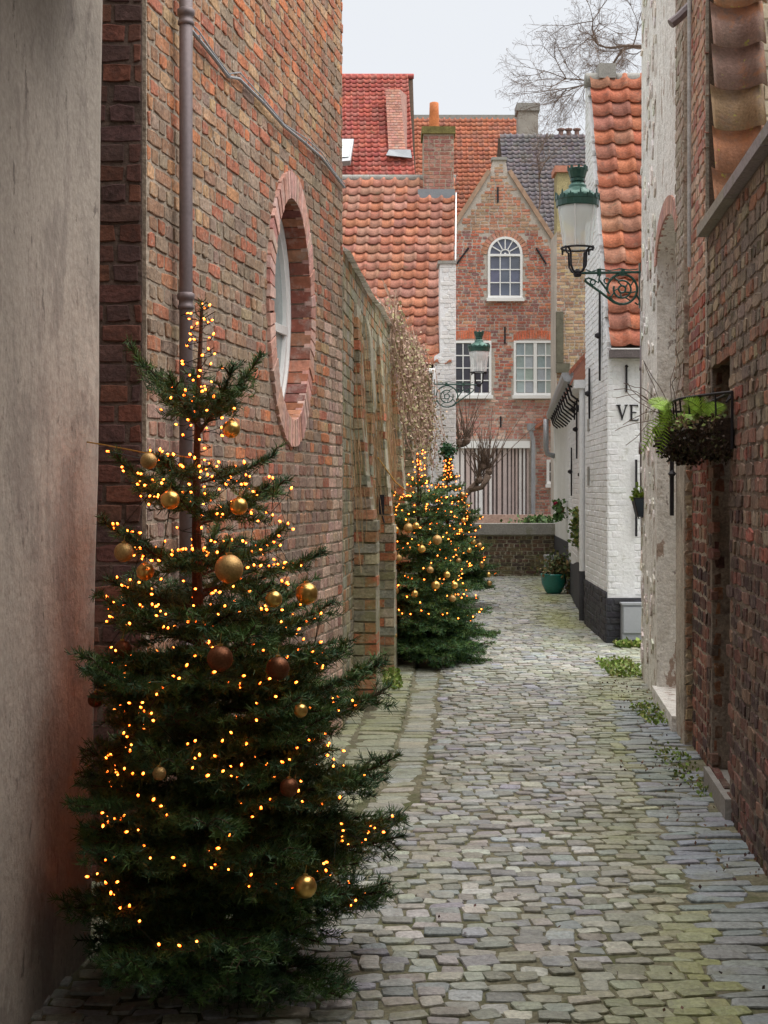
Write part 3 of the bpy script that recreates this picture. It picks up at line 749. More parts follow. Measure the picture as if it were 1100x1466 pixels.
emit_pieces(brickwork(WS, 0.0, ws_len, pl + .03, 6.4, .066, .22, None, pick=whp, proud=.006, mort=.008, jit=.002, wear=.3, mask=gm), 'brick', M_white, wmb, 140)
pb = MB(); WF.block(pb, -.016, 1.4, .002, .016, -.15, pl); WS.block(pb, .0, ws_len, .002, .016, -.15, pl + .06)
po = pb.build('plinth', M_plinth, wh)
emit_pieces(brickwork(WF, -.016, 1.2, 0, pl, .066, .22, None, pick=lambda u, z: vary((1, 1, 1), .2), n0=.016, proud=.007, mort=.01), 'brick', M_plinth, po, 60)
emit_pieces(brickwork(WS, 0, ws_len, 0, pl + .05, .066, .22, None, pick=lambda u, z: vary((1, 1, 1), .2), n0=.016, proud=.007, mort=.01), 'brick', M_plinth, po, 60)
rm = MB(); rm.add([(2.36, 14.44, 3.02), (4.2, 14.44, 3.02), (4.2, 16.4, 6.38), (2.43, 16.4, 6.38), (2.43, 16.6, 3.02), (4.2, 16.6, 3.02)], [(0, 1, 2, 3), (0, 3, 4), (1, 5, 2), (3, 2, 5, 4)])
ro = rm.build('roof', M_wood, wh)
tiled_roof((2.335, 14.40, 3.06), (1, 0, 0), (.018, .505, .863), 6, 18, .215, .2165, M_tile, ro, [(0.546, 0.208, 0.124), (0.468, 0.195, 0.130), (0.598, 0.247, 0.143), (0.429, 0.208, 0.156), (0.507, 0.273, 0.182)])
rg = MB()
for k in range(5): rg.lathe([(.085, 0), (.09, .02), (.09, .33), (.085, .35)], (2.36 + .36 * k, 16.42, 6.40), 10, tilt=Matrix.Rotation(R(90), 3, 'Y'))
rg.build('ridge_tile', M_stone, wh, smooth=True)
for k in range(3):
    q = P(868 + 3 * k, 90, 16.4) ; MB().box(q.x - .10, q.x + .10, 16.3, 16.55, 6.40, 6.52 + .05 * (k == 0)).build('ridge_stone', M_stone, wh) if k == 0 else None
gt = MB(); gt.box(2.33, 4.0, 14.33, 14.47, 2.95, 3.03); gt.build('gutter', mat('gutter_brown', (.12, .10, .10), .6), wh)
gt = MB(); gt.box(2.33, 4.0, 14.325, 14.34, 3.032, 3.045); gt.build('gutter_lip', M_frame, wh)
q = P(897, 548, 14.48); an = MB(); an.box(q.x - .008, q.x + .008, 14.46, 14.49, CH + 138 * 14.5 / F, CH + 177 * 14.5 / F); an.lathe([(0, -.02), (.02, 0), (0, .02)], (q.x, 14.46, CH + 175 * 14.5 / F), 8); an.build('wall_anchor', M_iron, wh)
def spear(fr, u, z0, z1, parent, n0=.02, w=.03):
    m2 = MB(); zm = (z0 + z1) / 2
    m2.prism([fr.p(u, n0, z0), fr.p(u + w, n0, zm - .1), fr.p(u + w * .8, n0, zm + .1), fr.p(u, n0, z1), fr.p(u - w, n0, zm + .1), fr.p(u - w * .8, n0, zm - .1)], fr.n * .022)
    c_ = fr.p(u, n0 + .03, zm); m2.lathe([(0, -.035), (.035, -.015), (.035, .015), (0, .035)], c_, 8)
    m2.build('wall_anchor', M_iron, parent)
spear(WS, .42, CH + 155 * 14.9 / F, CH + 285 * 14.9 / F, wh)
spear(WS, 1.42, CH + 100 * 16 / F, CH + 172 * 16 / F, wh)
vt = MB(); WS.block(vt, 1.62, 1.80, .006, .014, CH + 83 * 16.2 / F, CH + 100 * 16.2 / F); vt.build('vent', M_stone, wh)
vt = MB(); WS.block(vt, 1.62, 1.80, .006, .014, CH + 5 * 16.2 / F, CH + 32 * 16.2 / F); vt.build('vent', M_stone, wh)
# the letters V E painted on the front
lt = MB()
def lq(pts): lt.prism([(P(x, y_, 14.48).x, 14.482, P(x, y_, 14.48).z) for x, y_ in pts], (0, .012, 0))
lq([(884, 580), (887.5, 580), (892.2, 597.5), (891, 602)]); lq([(891, 602), (890.6, 598), (896.5, 580), (898, 580)])
lq([(882.5, 579.3), (889, 579.3), (889, 580.6), (882.5, 580.6)]); lq([(894.8, 579.3), (899.5, 579.3), (899.5, 580.6), (894.8, 580.6)])
lt.build('letter_v', M_iron, wh)
lt = MB()
lq([(903, 580), (905.8, 580), (905.8, 602), (903, 602)]); lq([(901.6, 579.4), (914, 579.4), (914, 583), (912.8, 581), (901.6, 581)]); lq([(905.8, 589.6), (911.5, 589.6), (911.5, 591.2), (905.8, 591.2)]); lq([(901.6, 600.8), (913, 600.8), (914.5, 598), (914.5, 602.4), (901.6, 602.4)])
lt.build('letter_e', M_iron, wh)
an = MB(); q = P(911, 705, 14.46); an.box(q.x - .01, q.x + .01, 14.44, 14.47, CH - 68 * 14.46 / F, CH + 42 * 14.46 / F); an.build('wall_anchor', M_iron, wh)
# meter cabinet
mt = thing('meter_cabinet', 'pale grey meter cabinet against the black plinth of the white house', 'cabinet', loc=(2.62, 14.4, 0))
b = MB(); q0, q1 = P(890, 920, 14.42), P(935, 864, 14.42)
b.box(q0.x, q1.x, 14.36, 14.475, .05, q1.z - .01); b.build('body', mat('grey_plastic', (.36, .38, .41), .5, .05, 4, .03, 40, .05, 40), mt)
b = MB(); b.box(q0.x + .01, q1.x - .01, 14.345, 14.359, .12, q1.z - .03); b.build('door', mat('grey_plastic', (.36, .38, .41)), mt)
b = MB(); b.box(q0.x - .012, q1.x + .012, 14.34, 14.476, q1.z - .008, q1.z + .012); b.build('top', mat('grey_plastic', ()), mt)
b = MB(); b.box(q0.x - .01, q1.x + .01, 14.35, 14.476, -.03, .048); b.build('base', M_plinth, mt)

# low white cottages further on, right
ct = thing('white_cottage', 'low white cottage with iron wall anchors and deep gutter past the lettered house', 'house', loc=(3.0, 20, 0))
CS = Frame((2.41, 16.62), (.5, 5.4), flip=True); cl = CS.atD(22.0)
mb = MB(); mb.prism([CS.p(0, 0, -.15), CS.p(cl, 0, -.15), CS.p(cl, 0, 2.95), CS.p(0, 0, 2.95)], -CS.n * .3); cw = mb.build('wall', M_white, ct)
emit_pieces(brickwork(CS, 0, cl, .62, 2.9, .07, .22, None, pick=whp, proud=.005, mort=.008, jit=.002), 'brick', M_white, cw, 100)
C3 = Frame((2.93, 22.0), (.2, 3.6), flip=True); c3l = C3.atD(25.9)
mb = MB(); mb.prism([C3.p(0, 0, -.15), C3.p(c3l, 0, -.15), C3.p(c3l, 0, 2.95), C3.p(0, 0, 2.95)], -C3.n * .3); mb.build('wall', M_white, ct)
pb = MB()
for k in range(14):
    a, b_ = cl * k / 14, cl * (k + 1) / 14; za, zb = [.52 + .09 * math.sin(t * .9 / 14 * math.pi * 2) + .07 * t / 14 for t in (k, k + 1)]
    pb.add([CS.p(a, .012, -.12), CS.p(b_, .012, -.12), CS.p(b_, .012, zb), CS.p(a, .012, za), CS.p(b_, -.01, zb), CS.p(a, -.01, za)], [(0, 1, 2, 3), (3, 2, 4, 5)])
C3.block(pb, 0, c3l, .001, .014, -.12, .75)
pb.build('plinth', M_plinth, ct)
rm = MB(); a, b_ = CS.p(-.02, .2, 3.02), CS.p(cl + 4.0, .17, 3.02); up = Vector((1.9, 0, 2.1))
rm.add([a, b_, b_ + up, a + up, a + Vector((0, 0, -.06)), b_ + Vector((0, 0, -.06)), b_ + up + Vector((0, 0, -.06)), a + up + Vector((0, 0, -.06))], [(0, 1, 2, 3), (7, 6, 5, 4), (0, 4, 5, 1), (1, 5, 6, 2), (3, 7, 4, 0)], (.40, .16, .10))
rm.build('roof', M_tile, ct)
gt = MB(); n_ = 10; ga, gb_ = CS.p(.05, .22, 2.93), CS.p(cl + 3.9, .19, 2.93); side = CS.n
pr_ = [(-.07, .06), (-.065, .01), (-.04, -.035), (0, -.05), (.04, -.035), (.065, .01), (.07, .06)]
vs_ = [q + side * s_ + Vector((0, 0, z)) for q in (ga, gb_) for s_, z in pr_]
gt.add(vs_, [(i, i + 1, 8 + i, 7 + i) for i in range(6)] + [tuple(range(7))]); gt.build('gutter', M_zinc, ct)
cv = MB(); CS.block(cv, 0, cl + 3.8, .002, .15, 2.80, 2.90); cv.build('cornice', M_white, ct)
for k in range(12):
    u = .4 + k * (cl + 3.2) / 12; m2 = MB(); m2.tube([CS.p(u, .01, 2.62), CS.p(u, .16, 2.74), CS.p(u, .2, 2.88)], .014, 5); m2.tube([CS.p(u, .01, 2.80), CS.p(u, .2, 2.86)], .012, 5); m2.build('gutter_bracket', M_iron, ct)
for (u, z0, z1) in ((.45, 1.35, 2.2), (1.9, 2.0, 2.78), (2.6, 2.55, 2.85), (3.6, 1.5, 2.2), (1.0, 2.45, 2.8)): spear(CS, u, z0, z1, ct, w=.022)
dp = MB(); q = C3.p(c3l - .3, .16, 0); dp.tube([q + Vector((0, 0, 2.88)), q + Vector((0, 0, 2.35)), q + Vector((.03, 0, 2.24)), q + Vector((.16, 0, 2.2))], .05, 10); dp.build('drainpipe', M_zinc, ct, smooth=True)
dp = MB(); q = CS.p(.06, .05, 0); dp.lathe([(.035, .02), (.035, 2.9)], q, 10, col=(1, 1, 1)); dp.build('drainpipe', M_white, ct)
dp = MB(); q = CS.p(.06, .05, 0); dp.lathe([(.038, .03), (.038, .62)], q, 10); dp.build('drainpipe_shoe', M_plinth, ct)

# ------------------------------------------------------------------ garden wall across the end
ge = thing('garden_wall', 'low mossy brick wall with grey coping across the end of the alley', 'wall', loc=(2.0, 25.7, 0))
GF = Frame((.6, 25.6), (1, 0)); mb = MB(); GF.block(mb, 0, 2.62, -.3, 0, -.15, .76); go = mb.build('wall', M_mortar_moss, ge)
emit_pieces(brickwork(GF, 0, 2.62, -.1, .76, .07, .21, [(.11, .065, .05), (.15, .09, .06), (.08, .06, .05), (.14, .11, .07)], proud=.012), 'brick', M_brick_moss, go, 120)
c = MB(); GF.block(c, -.05, 2.60, -.36, .06, .765, .965); c.build('coping', M_stone, ge)

# ------------------------------------------------------------------ windows used on the far houses
def casement(parent, x0, x1, y0, y1, D, nc, nrw, pane, double=True, fw=.06, sill=True):
    a, b_ = P(x0, y1, D), P(x1, y0, D); X0, X1, Z0, Z1 = a.x, b_.x, a.z, b_.z
    w = MB()
    for (p, q, r_, s_) in ((X0, X0 + fw, Z0, Z1), (X1 - fw, X1, Z0, Z1), (X0 + fw, X1 - fw, Z0, Z0 + fw), (X0 + fw, X1 - fw, Z1 - fw, Z1)): w.box(p, q, D - .06, D + .02, r_, s_)
    wo_ = w.build('window', M_frame, parent)
    mid = [((X0 + X1) / 2)] if double else []
    for m_ in mid: MB().box(m_ - .045, m_ + .045, D - .055, D + .015, Z0 + fw, Z1 - fw).build('mullion', M_frame, wo_)
    halves = [(X0 + fw, (X0 + X1) / 2 - .045), ((X0 + X1) / 2 + .045, X1 - fw)] if double else [(X0 + fw, X1 - fw)]
    for (p, q) in halves:
        for i in range(1, nc): xx = p + (q - p) * i / nc; MB().box(xx - .013, xx + .013, D - .045, D + .0, Z0 + fw, Z1 - fw).build('glazing_bar', M_frame, wo_)
        for j in range(1, nrw): zz = Z0 + fw + (Z1 - Z0 - 2 * fw) * j / nrw; MB().box(p, q, D - .042, D + .001, zz - .013, zz + .013).build('glazing_bar', M_frame, wo_)
        for i in range(nc):
            for j in range(nrw):
                g_ = .014
                xa, xb = p + (q - p) * i / nc + g_, p + (q - p) * (i + 1) / nc - g_
                za, zb = [Z0 + fw + (Z1 - Z0 - 2 * fw) * t / nrw for t in (j, j + 1)]
                MB().box(xa, xb, D - .02, D - .012, za + g_, zb - g_, vary((1, 1, 1), .15)).build('pane', pane, wo_)
    if sill: MB().box(X0 - .04, X1 + .04, D - .16, D - .062, Z0 - .09, Z0 - .004).build('sill', M_frame, wo_)
    return X0, X1, Z0, Z1

# ------------------------------------------------------------------ gabled brick house at the end
DG = 36.0
gh = thing('gabled_house', 'red brick gabled house with arched attic window closing the view', 'house', loc=(3.2, 37, 0))
gx = lambda x: P(x, 0, DG).x
gz = lambda y_: P(0, y_, DG).z
out = [(612, 790), (812, 790), (812, 378), (727, 246), (724, 228), (706, 228), (703, 246), (640, 345), (612, 390)]
mb = MB(); mb.prism([(gx(x), DG + .012, gz(y_)) for x, y_ in out], (0, .4, 0)); gwl = mb.build('wall', mat('mortar_pale', (.46, .41, .36), .95, .2, 2, .2, 30, .3, 30), gh)
GG = Frame((gx(612), DG + .012), (1, 0))
holes = [(648, 704, 480, 570), (735, 798, 480, 570), (697, 749, 338, 428), (652, 762, 630, 760)]
HB = [(gx(a) - GG.o.x, gx(b_) - GG.o.x, gz(d), gz(c)) for a, b_, c, d in holes]
def in_gable(u, z):
    X = GG.o.x + u; px_ = 550 + X * F / DG; py_ = HZ - (z - CH) * F / DG
    if py_ > 378: return px_ < 811
    if py_ < 246: return 707 < px_ < 723 and py_ > 230
    lo = 703 - (py_ - 246) * .64; hi = 727 + (py_ - 246) * .64
    return lo + 1 < px_ < hi - 1
def gmask(u, z, hu, hz):
    if not (in_gable(u - hu, z + hz) and in_gable(u + hu, z + hz)): return False
    return not any(a - hu * .6 < u < b_ + hu * .6 and c - hz < z < d + hz for a, b_, c, d in HB)
GP = [(.40, .15, .10), (.33, .13, .10), (.45, .19, .12), (.28, .13, .11), (.42, .24, .17), (.24, .14, .13)]
def gpick(u, z):
    t = smooth_noise(u * .9, z * .8, 3)
    if z < gz(560) : return vary(rng.choice(((.38, .22, .18), (.44, .27, .22), (.34, .18, .15), (.50, .38, .32), (.40, .20, .15))), .15)
    if z > gz(330): return vary(rng.choice(((.40, .26, .18), (.38, .29, .20), (.42, .20, .13), (.33, .24, .17))), .15)
    return vary(rng.choice(GP), .15)
emit_pieces(brickwork(GG, 0, gx(812) - gx(612), 0, gz(230), .078, .23, None, mask=gmask, pick=gpick, proud=.012, mort=.014, jit=.004, bond='wild'), 'brick', M_brick_far, gwl, 0)
for (xa, ya, xb, yb) in ((727, 246, 812, 378), (703, 246, 640, 345)):
    s_ = 1 if xb > xa else -1
    m2 = MB(); p0, p1 = Vector((gx(xa), DG - .05, gz(ya))), Vector((gx(xb), DG - .05, gz(yb))); nn = Vector((s_ * .09, 0, .06))
    m2.prism([p0, p1, p1 + nn, p0 + nn], (0, .5, 0)); m2.build('verge', mat('verge_brick', (.36, .24, .17), .9), gh)
m2 = MB(); m2.box(gx(704), gx(726), DG - .03, DG + .3, gz(229), gz(225)); m2.build('finial_cap', M_stone, gh)
rm = MB(); a = [(gx(812), gz(378)), (gx(715), gz(232)), (gx(612), gz(390))]
rm.add([(a[0][0], DG + .42, a[0][1] - .05), (a[1][0], DG + .42, a[1][1] - .12), (a[2][0], DG + .42, a[2][1] - .05)] + [(x, DG + 6, z - .1) for x, z in a], [(0, 1, 4, 3), (1, 2, 5, 4)], (.42, .17, .11)); rm.build('roof', M_tile, gh)
casement(gh, 649, 703.5, 488, 566, DG, 2, 4, M_pane_d)
casement(gh, 735.5, 797, 488, 566, DG, 2, 4, M_pane_c)
X0, X1, Z0, Z1 = casement(gh, 698.5, 748, 364, 427, DG, 3, 3, mat('blue_pane', (.10, .11, .16), .12, .3, 2, .05, 40, 0, spec=.6), double=False)
cx, rr = (X0 + X1) / 2, (X1 - X0) / 2
fan = MB()
def arc(r0, r1, y0, y1, n=18):
    v = []
    for k in range(n + 1):
        t = math.pi * k / n
        for (r_, yy) in ((r0, y0), (r1, y0), (r1, y1), (r0, y1)): v.append((cx - r_ * math.cos(t), yy, Z1 + .002 + r_ * math.sin(t)))
    return v, [(4 * k + i, 4 * k + (i + 1) % 4, 4 * k + 4 + (i + 1) % 4, 4 * k + 4 + i) for k in range(n) for i in range(4)]
fan.add(*arc(rr - .06, rr, DG - .06, DG + .02)); fan.add(*arc(.10, .13, DG - .05, DG + .01)); fan.add(*arc(.0, .03, DG - .05, DG + .01))
fo = fan.build('fanlight', M_frame, gh)
for k in range(1, 6):
    t = math.pi * k / 6; d = Vector((-math.cos(t), 0, math.sin(t))); s_ = Vector((math.sin(t), 0, math.cos(t))) * .013; c_ = Vector((cx, DG - .05, Z1))
    MB().prism([c_ + d * .12 - s_, c_ + d * (rr - .05) - s_, c_ + d * (rr - .05) + s_, c_ + d * .12 + s_], (0, .05, 0)).build('glazing_bar', M_frame, fo)
g_ = MB(); g_.add([(cx - (rr - .03) * math.cos(math.pi * k / 16), DG - .015, Z1 + (rr - .03) * math.sin(math.pi * k / 16)) for k in range(17)], [tuple(range(17))]); g_.build('pane', MATS['blue_pane'], fo)
for k in range(17):
    t0, t1 = math.pi * (k + .08) / 17, math.pi * (k + .92) / 17
    q = [(cx - r_ * math.cos(t), yy, Z1 + r_ * math.sin(t)) for yy in (DG + .02, DG - .012) for (t, r_) in ((t0, rr + .01), (t1, rr + .01), (t1, rr + .17), (t0, rr + .17))]
    MB().add(q, [(4, 5, 6, 7), (0, 1, 5, 4), (1, 2, 6, 5), (2, 3, 7, 6), (3, 0, 4, 7)], vary((.36, .20, .14), .15)).build('brick', M_brick_far, gwl)
for (xa, xb) in ((649, 703), (735, 797)):
    n_ = 16
    for k in range(n_):
        x0, x1 = gx(xa) + (gx(xb) - gx(xa)) * (k + .08) / n_, gx(xa) + (gx(xb) - gx(xa)) * (k + .92) / n_
        tt = (k + .5) / n_ * 2 - 1; zb = gz(487) + .06 * (1 - tt * tt) - .02
        MB().box(x0, x1, DG - .012, DG + .02, zb, zb + .22, vary((.48, .16, .09), .12)).build('brick', M_brick_far, gwl)
# slatted white gate / verandah on the ground floor
sg = MB(); sg.box(gx(640), gx(760), DG - .35, DG - .05, gz(750), gz(738)); sg.build('threshold', M_stone, gh)
sg = MB(); sg.box(gx(640), gx(757), DG - .32, DG - .02, gz(642), gz(632)); sg.build('lintel', M_frame, gh)
sg = MB(); sg.box(gx(640), gx(757), DG + .005, DG + .011, gz(738), gz(642)); sg.build('doors_behind', mat('dark_room', (.30, .25, .24), .6), gh)
xx = 652
SP = [(.74, .73, .72), (.50, .40, .37), (.58, .48, .45), (.70, .67, .65), (.48, .40, .38), (.66, .62, .60)]
while xx < 757:
    w = rng.choice((2.4, 3.4, 5.0)); MB().box(gx(xx), gx(xx + w), DG - .22, DG - .17, gz(737.6), gz(642.4), rng.choice(SP)).build('slat', mat('painted_slat', (1, 1, 1), .6, .1, 4, .1, 40, .1, 40), gh); xx += w + rng.uniform(2.0, 3.2)
dp = MB(); dp.tube([(gx(759), DG - .3, gz(616)), (gx(759.5), DG - .3, gz(622)), (gx(762), DG - .28, gz(632)), (gx(762), DG - .28, gz(745))], .055, 8); dp.lathe([(.1, 0), (.12, .18)], (gx(759), DG - .3, gz(617)), 8); dp.build('drainpipe', M_zinc, gh)
m2 = MB(); m2.prism([(gx(760), DG - .35, gz(618)), (gx(790), DG - .35, gz(598)), (gx(790), DG - .35, gz(594)), (gx(760), DG - .35, gz(613))], (0, .33, 0), (.45, .18, .11)); m2.build('porch_roof', M_tile, gh)
casement(gh, 782.5, 800, 658, 693, DG, 2, 2, M_pane_d, double=False, fw=.07)
for (x, y0, y1) in ((723, 468, 492), (717, 596, 612), (713, 268, 290)):
    m2 = MB(); m2.box(gx(x) - .02, gx(x) + .02, DG - .03, DG - .005, gz(y1), gz(y0)); m2.build('wall_anchor', M_iron, gh)
for s_, xa, xb in ((1, 654, 671), (-1, 782, 768)):
    m2 = MB(); m2.tube([(gx(xa), DG - .02, gz(378)), (gx(xb), DG - .02, gz(355))], .025, 5); m2.build('tie_bar', M_iron, gh)
# garden strip in front of the gabled house
gd = MB(); gd.add([(-3, 26, -.06), (9, 26, -.06), (9, 60, -.06), (-3, 60, -.06)], [(0, 1, 2, 3)]); gd.build('garden_path', M_soil, kind='structure')
tb = thing('brick_planter', 'low brick planter wall under the slatted front', 'planter', loc=(2.5, 34, 0))
m2 = MB(); m2.box(1.2, 5.0, 34.0, 34.4, -.06, gz(760) + .45); m2.build('wall', mat('planter_brick', (.33, .22, .18), .9, .3, 6, .2, 20), tb)
sh = thing('green_shrub', 'low green shrub behind the end wall at the white cottage', 'shrub', loc=(3.1, 26.5, 0))
cen = [Vector((rng.gauss(3.05, .22), rng.uniform(26.2, 27.2), rng.uniform(.7, 1.06))) for _ in range(900)]
V, Fc, Cc = tri_leaves(cen, .09, [(.06, .12, .03), (.09, .16, .04), (.05, .09, .03)], 8); fast_mesh('foliage', V, Fc, 4, M_leaf, Cc, sh)
st = MB(); [st.tube([(3.05 + dx, 26.6, -.05), (3.05 + dx * 1.3, 26.6, .8)], .02, 4) for dx in (-.2, 0, .2)]; st.build('stem', M_wood, sh)

# ------------------------------------------------------------------ left far house: pantile roof, white pier, chimney
DL = 22.0
ph = thing('pantiled_house', 'house with weathered orange pantile roof and white corner pier at the far lamp', 'house', loc=(0, 23, 0))
mb = MB(); mb.box(-1.6, P(630, 0, DL).x, DL + .2, DL + 5, -.1, 3.5); pwl = mb.build('wall', M_mortar_moss, ph)
PF = Frame((-.5, DL + .2), (1, 0)); emit_pieces(brickwork(PF, .4, P(630, 0, DL).x + .5, .0, 3.45, .07, .22, [(.30, .26, .19), (.27, .22, .16), (.33, .22, .15), (.25, .24, .18)]), 'brick', M_brick_moss, pwl, 60)
rm = MB(); rm.add([(-1.7, DL + .1, 3.48), (1.02, DL + .1, 3.48), (1.2, DL + 3.05, 7.08), (-1.6, DL + 3.05, 7.08), (-1.6, DL + 6, 3.48), (1.2, DL + 6, 3.48)], [(0, 1, 2, 3), (3, 2, 5, 4), (1, 5, 2), (0, 3, 4)])
pro = rm.build('roof', M_wood, ph)
OR = [(0.572, 0.260, 0.156), (0.520, 0.247, 0.169), (0.624, 0.299, 0.182), (0.481, 0.247, 0.182), (0.585, 0.325, 0.221), (0.533, 0.312, 0.234)]
S_ = Vector((.045, .64, .77)); tiled_roof((-1.24, DL + .02, 3.55), (1, 0, 0), S_, 11, 21, .2085, .2215, M_tile, pro, OR)
rg = MB()
for k in range(8): rg.lathe([(.07, 0), (.075, .02), (.075, .3), (.07, .32)], (-1.2 + .31 * k, DL + 3.05, 7.16), 10, tilt=Matrix.Rotation(R(90), 3, 'Y'))
rg.build('ridge_tile', M_stone, ph, smooth=True)
wp = MB(); a = P(630, 760, DL); 
wp.prism([P(606, 770, DL), P(653, 770, DL), P(653, 378, DL), P(630, 378, DL), P(630, 505, DL), P(622, 510, DL)], (0, .5, 0)); wpo = wp.build('corner_pier', M_white, ph)
WPf = Frame((P(606, 0, DL).x, DL), (1, 0))
def pm(u, z, hu, hz):
    px_ = 550 + (WPf.o.x + u) * F / DL; py_ = HZ - (z - CH) * F / DL
    w = hu * F / DL
    lo = 630 if py_ < 508 else 622 - (py_ - 510) * 16 / 260
    return px_ - w > lo - 1 and px_ + w < 653.5
emit_pieces(brickwork(WPf, 0.18, P(653, 0, DL).x - WPf.o.x, -.1, P(0, 380, DL).z, .07, .21, None, pick=lambda u, z: vary((.97, .95, .92), .06, .01), mask=pm, proud=.008, mort=.008), 'brick', M_white, wpo, 120)
m2 = MB(); p = P(629, 378, DL); m2.box(p.x - .02, P(654, 0, DL).x, DL - .03, DL + .5, p.z + .002, p.z + .05); m2.build('pier_cap', M_stone, ph)
m2 = MB(); p0, p1 = P(651.5, 378, DL + .4), P(652.5, 282, DL + 2.7); m2.prism([p0, p0 + Vector((.02, 0, 0)), p1 + Vector((.02, 0, 0)), p1], (0, 0, .08)); m2.build('verge', M_white, ph)
gt = MB(); a, b_ = P(598, 531, DL), P(624, 531, DL); gt.tube([a + Vector((-.6, -.03, 0)), b_ + Vector((0, -.03, 0))], .04, 8); gt.build('gutter', M_frame, ph)
dp = MB(); dp.tube([P(622, 533, DL - .05), P(622, 600, DL - .05), P(612, 765, DL - .05)], .03, 8); dp.build('drainpipe', M_white, ph)
DC = DL + 2.9
chm = MB(); a, b_ = P(606, 280, DC), P(649, 196, DC); chm.box(a.x, b_.x, DC - .2, DC + .45, a.z - .3, b_.z); co = chm.build('chimney', M_mortar, ph)
CFm = Frame((a.x, DC - .2), (1, 0)); emit_pieces(brickwork(CFm, 0, b_.x - a.x, a.z - .1, b_.z - .0, .07, .2, [(.30, .15, .12), (.26, .14, .12), (.34, .19, .15)], bond='wild'), 'brick', M_brick_far, co, 100)
m2 = MB(); m2.box(a.x - .03, b_.x + .03, DC - .24, DC + .48, b_.z + .002, b_.z + .13); m2.build('chimney_cap', mat('mossy_cap', (.16, .14, .05), .95, .4, 12, .3, 60, .8, 40), co)
m2 = MB(); c = P(622, 188, DC); m2.lathe([(.10, 0), (.095, .05), (.085, .32), (.08, .5), (.06, .51)], (c.x, DC + .1, b_.z + .13), 12, (1, 1, 1)); m2.build('chimney_pot', mat('clay_pot', (.52, .17, .06), .8), co, smooth=True)
m2 = MB(); m2.box(a.x - .10, b_.x + .02, DC - .26, DC - .205, a.z - .2, a.z + .06); m2.build('flashing', M_lead, co)

# red roofed house behind, left
rh = thing('red_roofed_house', 'tall house with steep bright red tiled roof and slanted chimney, upper left', 'house', loc=(-.5, 43, 0))
D0 = 40.0
mb = MB(); mb.box(-2.4, .9, D0 + .3, D0 + 9, -.1, 9.0); mb.build('wall', mat('far_wall', (.34, .26, .22), .9), rh)
rm = MB(); rm.add([(-2.5, D0, 8.95), (.95, D0, 8.95), (.93, D0 + 4.9, 14.78), (-2.4, D0 + 4.9, 14.78), (.95, D0 + 9.8, 8.95), (-2.5, D0 + 9.8, 8.95)], [(0, 1, 2, 3), (3, 2, 4, 5), (1, 4, 2), (0, 3, 5)]); rro = rm.build('roof', M_wood, rh)
tiled_roof((-1.62, D0 - .03, 9.02), (1, 0, 0), (-.03, .64, .77), 13, 34, .2, .2235, M_tile, rro, [(0.529, 0.149, 0.115), (0.483, 0.149, 0.127), (0.575, 0.184, 0.138), (0.506, 0.196, 0.161)], solo=False)
rg = MB()
for k in range(9): rg.lathe([(.08, 0), (.09, .02), (.09, .34), (.08, .36)], (-2.2 + .35 * k, D0 + 4.9, 14.86), 10, tilt=Matrix.Rotation(R(90), 3, 'Y'))
rg.build('ridge_tile', mat('ridge_red', (.40, .10, .09), .8), rh, smooth=True)
Dk = 42.0
chm = MB(); q = [P(557, 225, Dk), P(582, 225, Dk), P(573, 128, Dk + 1.4), P(552, 128, Dk + 1.4)]
chm.prism(q, (.30, .9, 0)); ck = chm.build('chimney', mat('chimney_brick', (.33, .19, .16), .9, .2, 6, .3, 30), rh)
CKf = Frame((q[0].x, q[0].y - .01), (1, 0))
m2 = MB(); 
for r_ in range(26):
    t0, t1 = (r_ + .1) / 26, (r_ + .9) / 26
    A0, B0, A1, B1 = q[0].lerp(q[3], t0), q[1].lerp(q[2], t0), q[0].lerp(q[3], t1), q[1].lerp(q[2], t1)
    off = .25 if r_ % 2 else 0
    for k in range(-1, 3):
        s0, s1 = max(0, (k + off * 2 + .05) / 2.5), min(1, (k + off * 2 + .95) / 2.5)
        if s1 - s0 < .08: continue
        v = [A0.lerp(B0, s0), A0.lerp(B0, s1), A1.lerp(B1, s1), A1.lerp(B1, s0)]; v = [p + Vector((0, -.015, 0)) for p in v]
        m2.prism(v, (0, .02, 0), vary((.36, .20, .16), .2))
m2.build('chimney_courses', M_brick_far, ck, kind='stuff')
m2 = MB(); a, b_ = P(553, 228, Dk - .3), P(590, 214, Dk - .3); m2.prism([P(553, 222, Dk - .25), P(590, 226, Dk - .25), P(588, 214, Dk - .1), P(557, 214, Dk - .1)], (0, .15, 0)); m2.build('flashing', M_lead, ck)
m2 = MB(); q = [P(478, 238, 40.6), P(502, 236, 40.6), P(507, 205, 42), P(484, 205, 42)]; m2.prism([p + Vector((0, -.12, .1)) for p in q], (0, .1, -.12)); so = m2.build('skylight', M_zinc, rh)
c_ = sum(q, Vector()) / 4; m2 = MB(); m2.add([c_ + (p - c_) * .72 + Vector((0, -.14, .12)) for p in q], [(0, 1, 2, 3)]); m2.build('pane', M_pane_c, so)

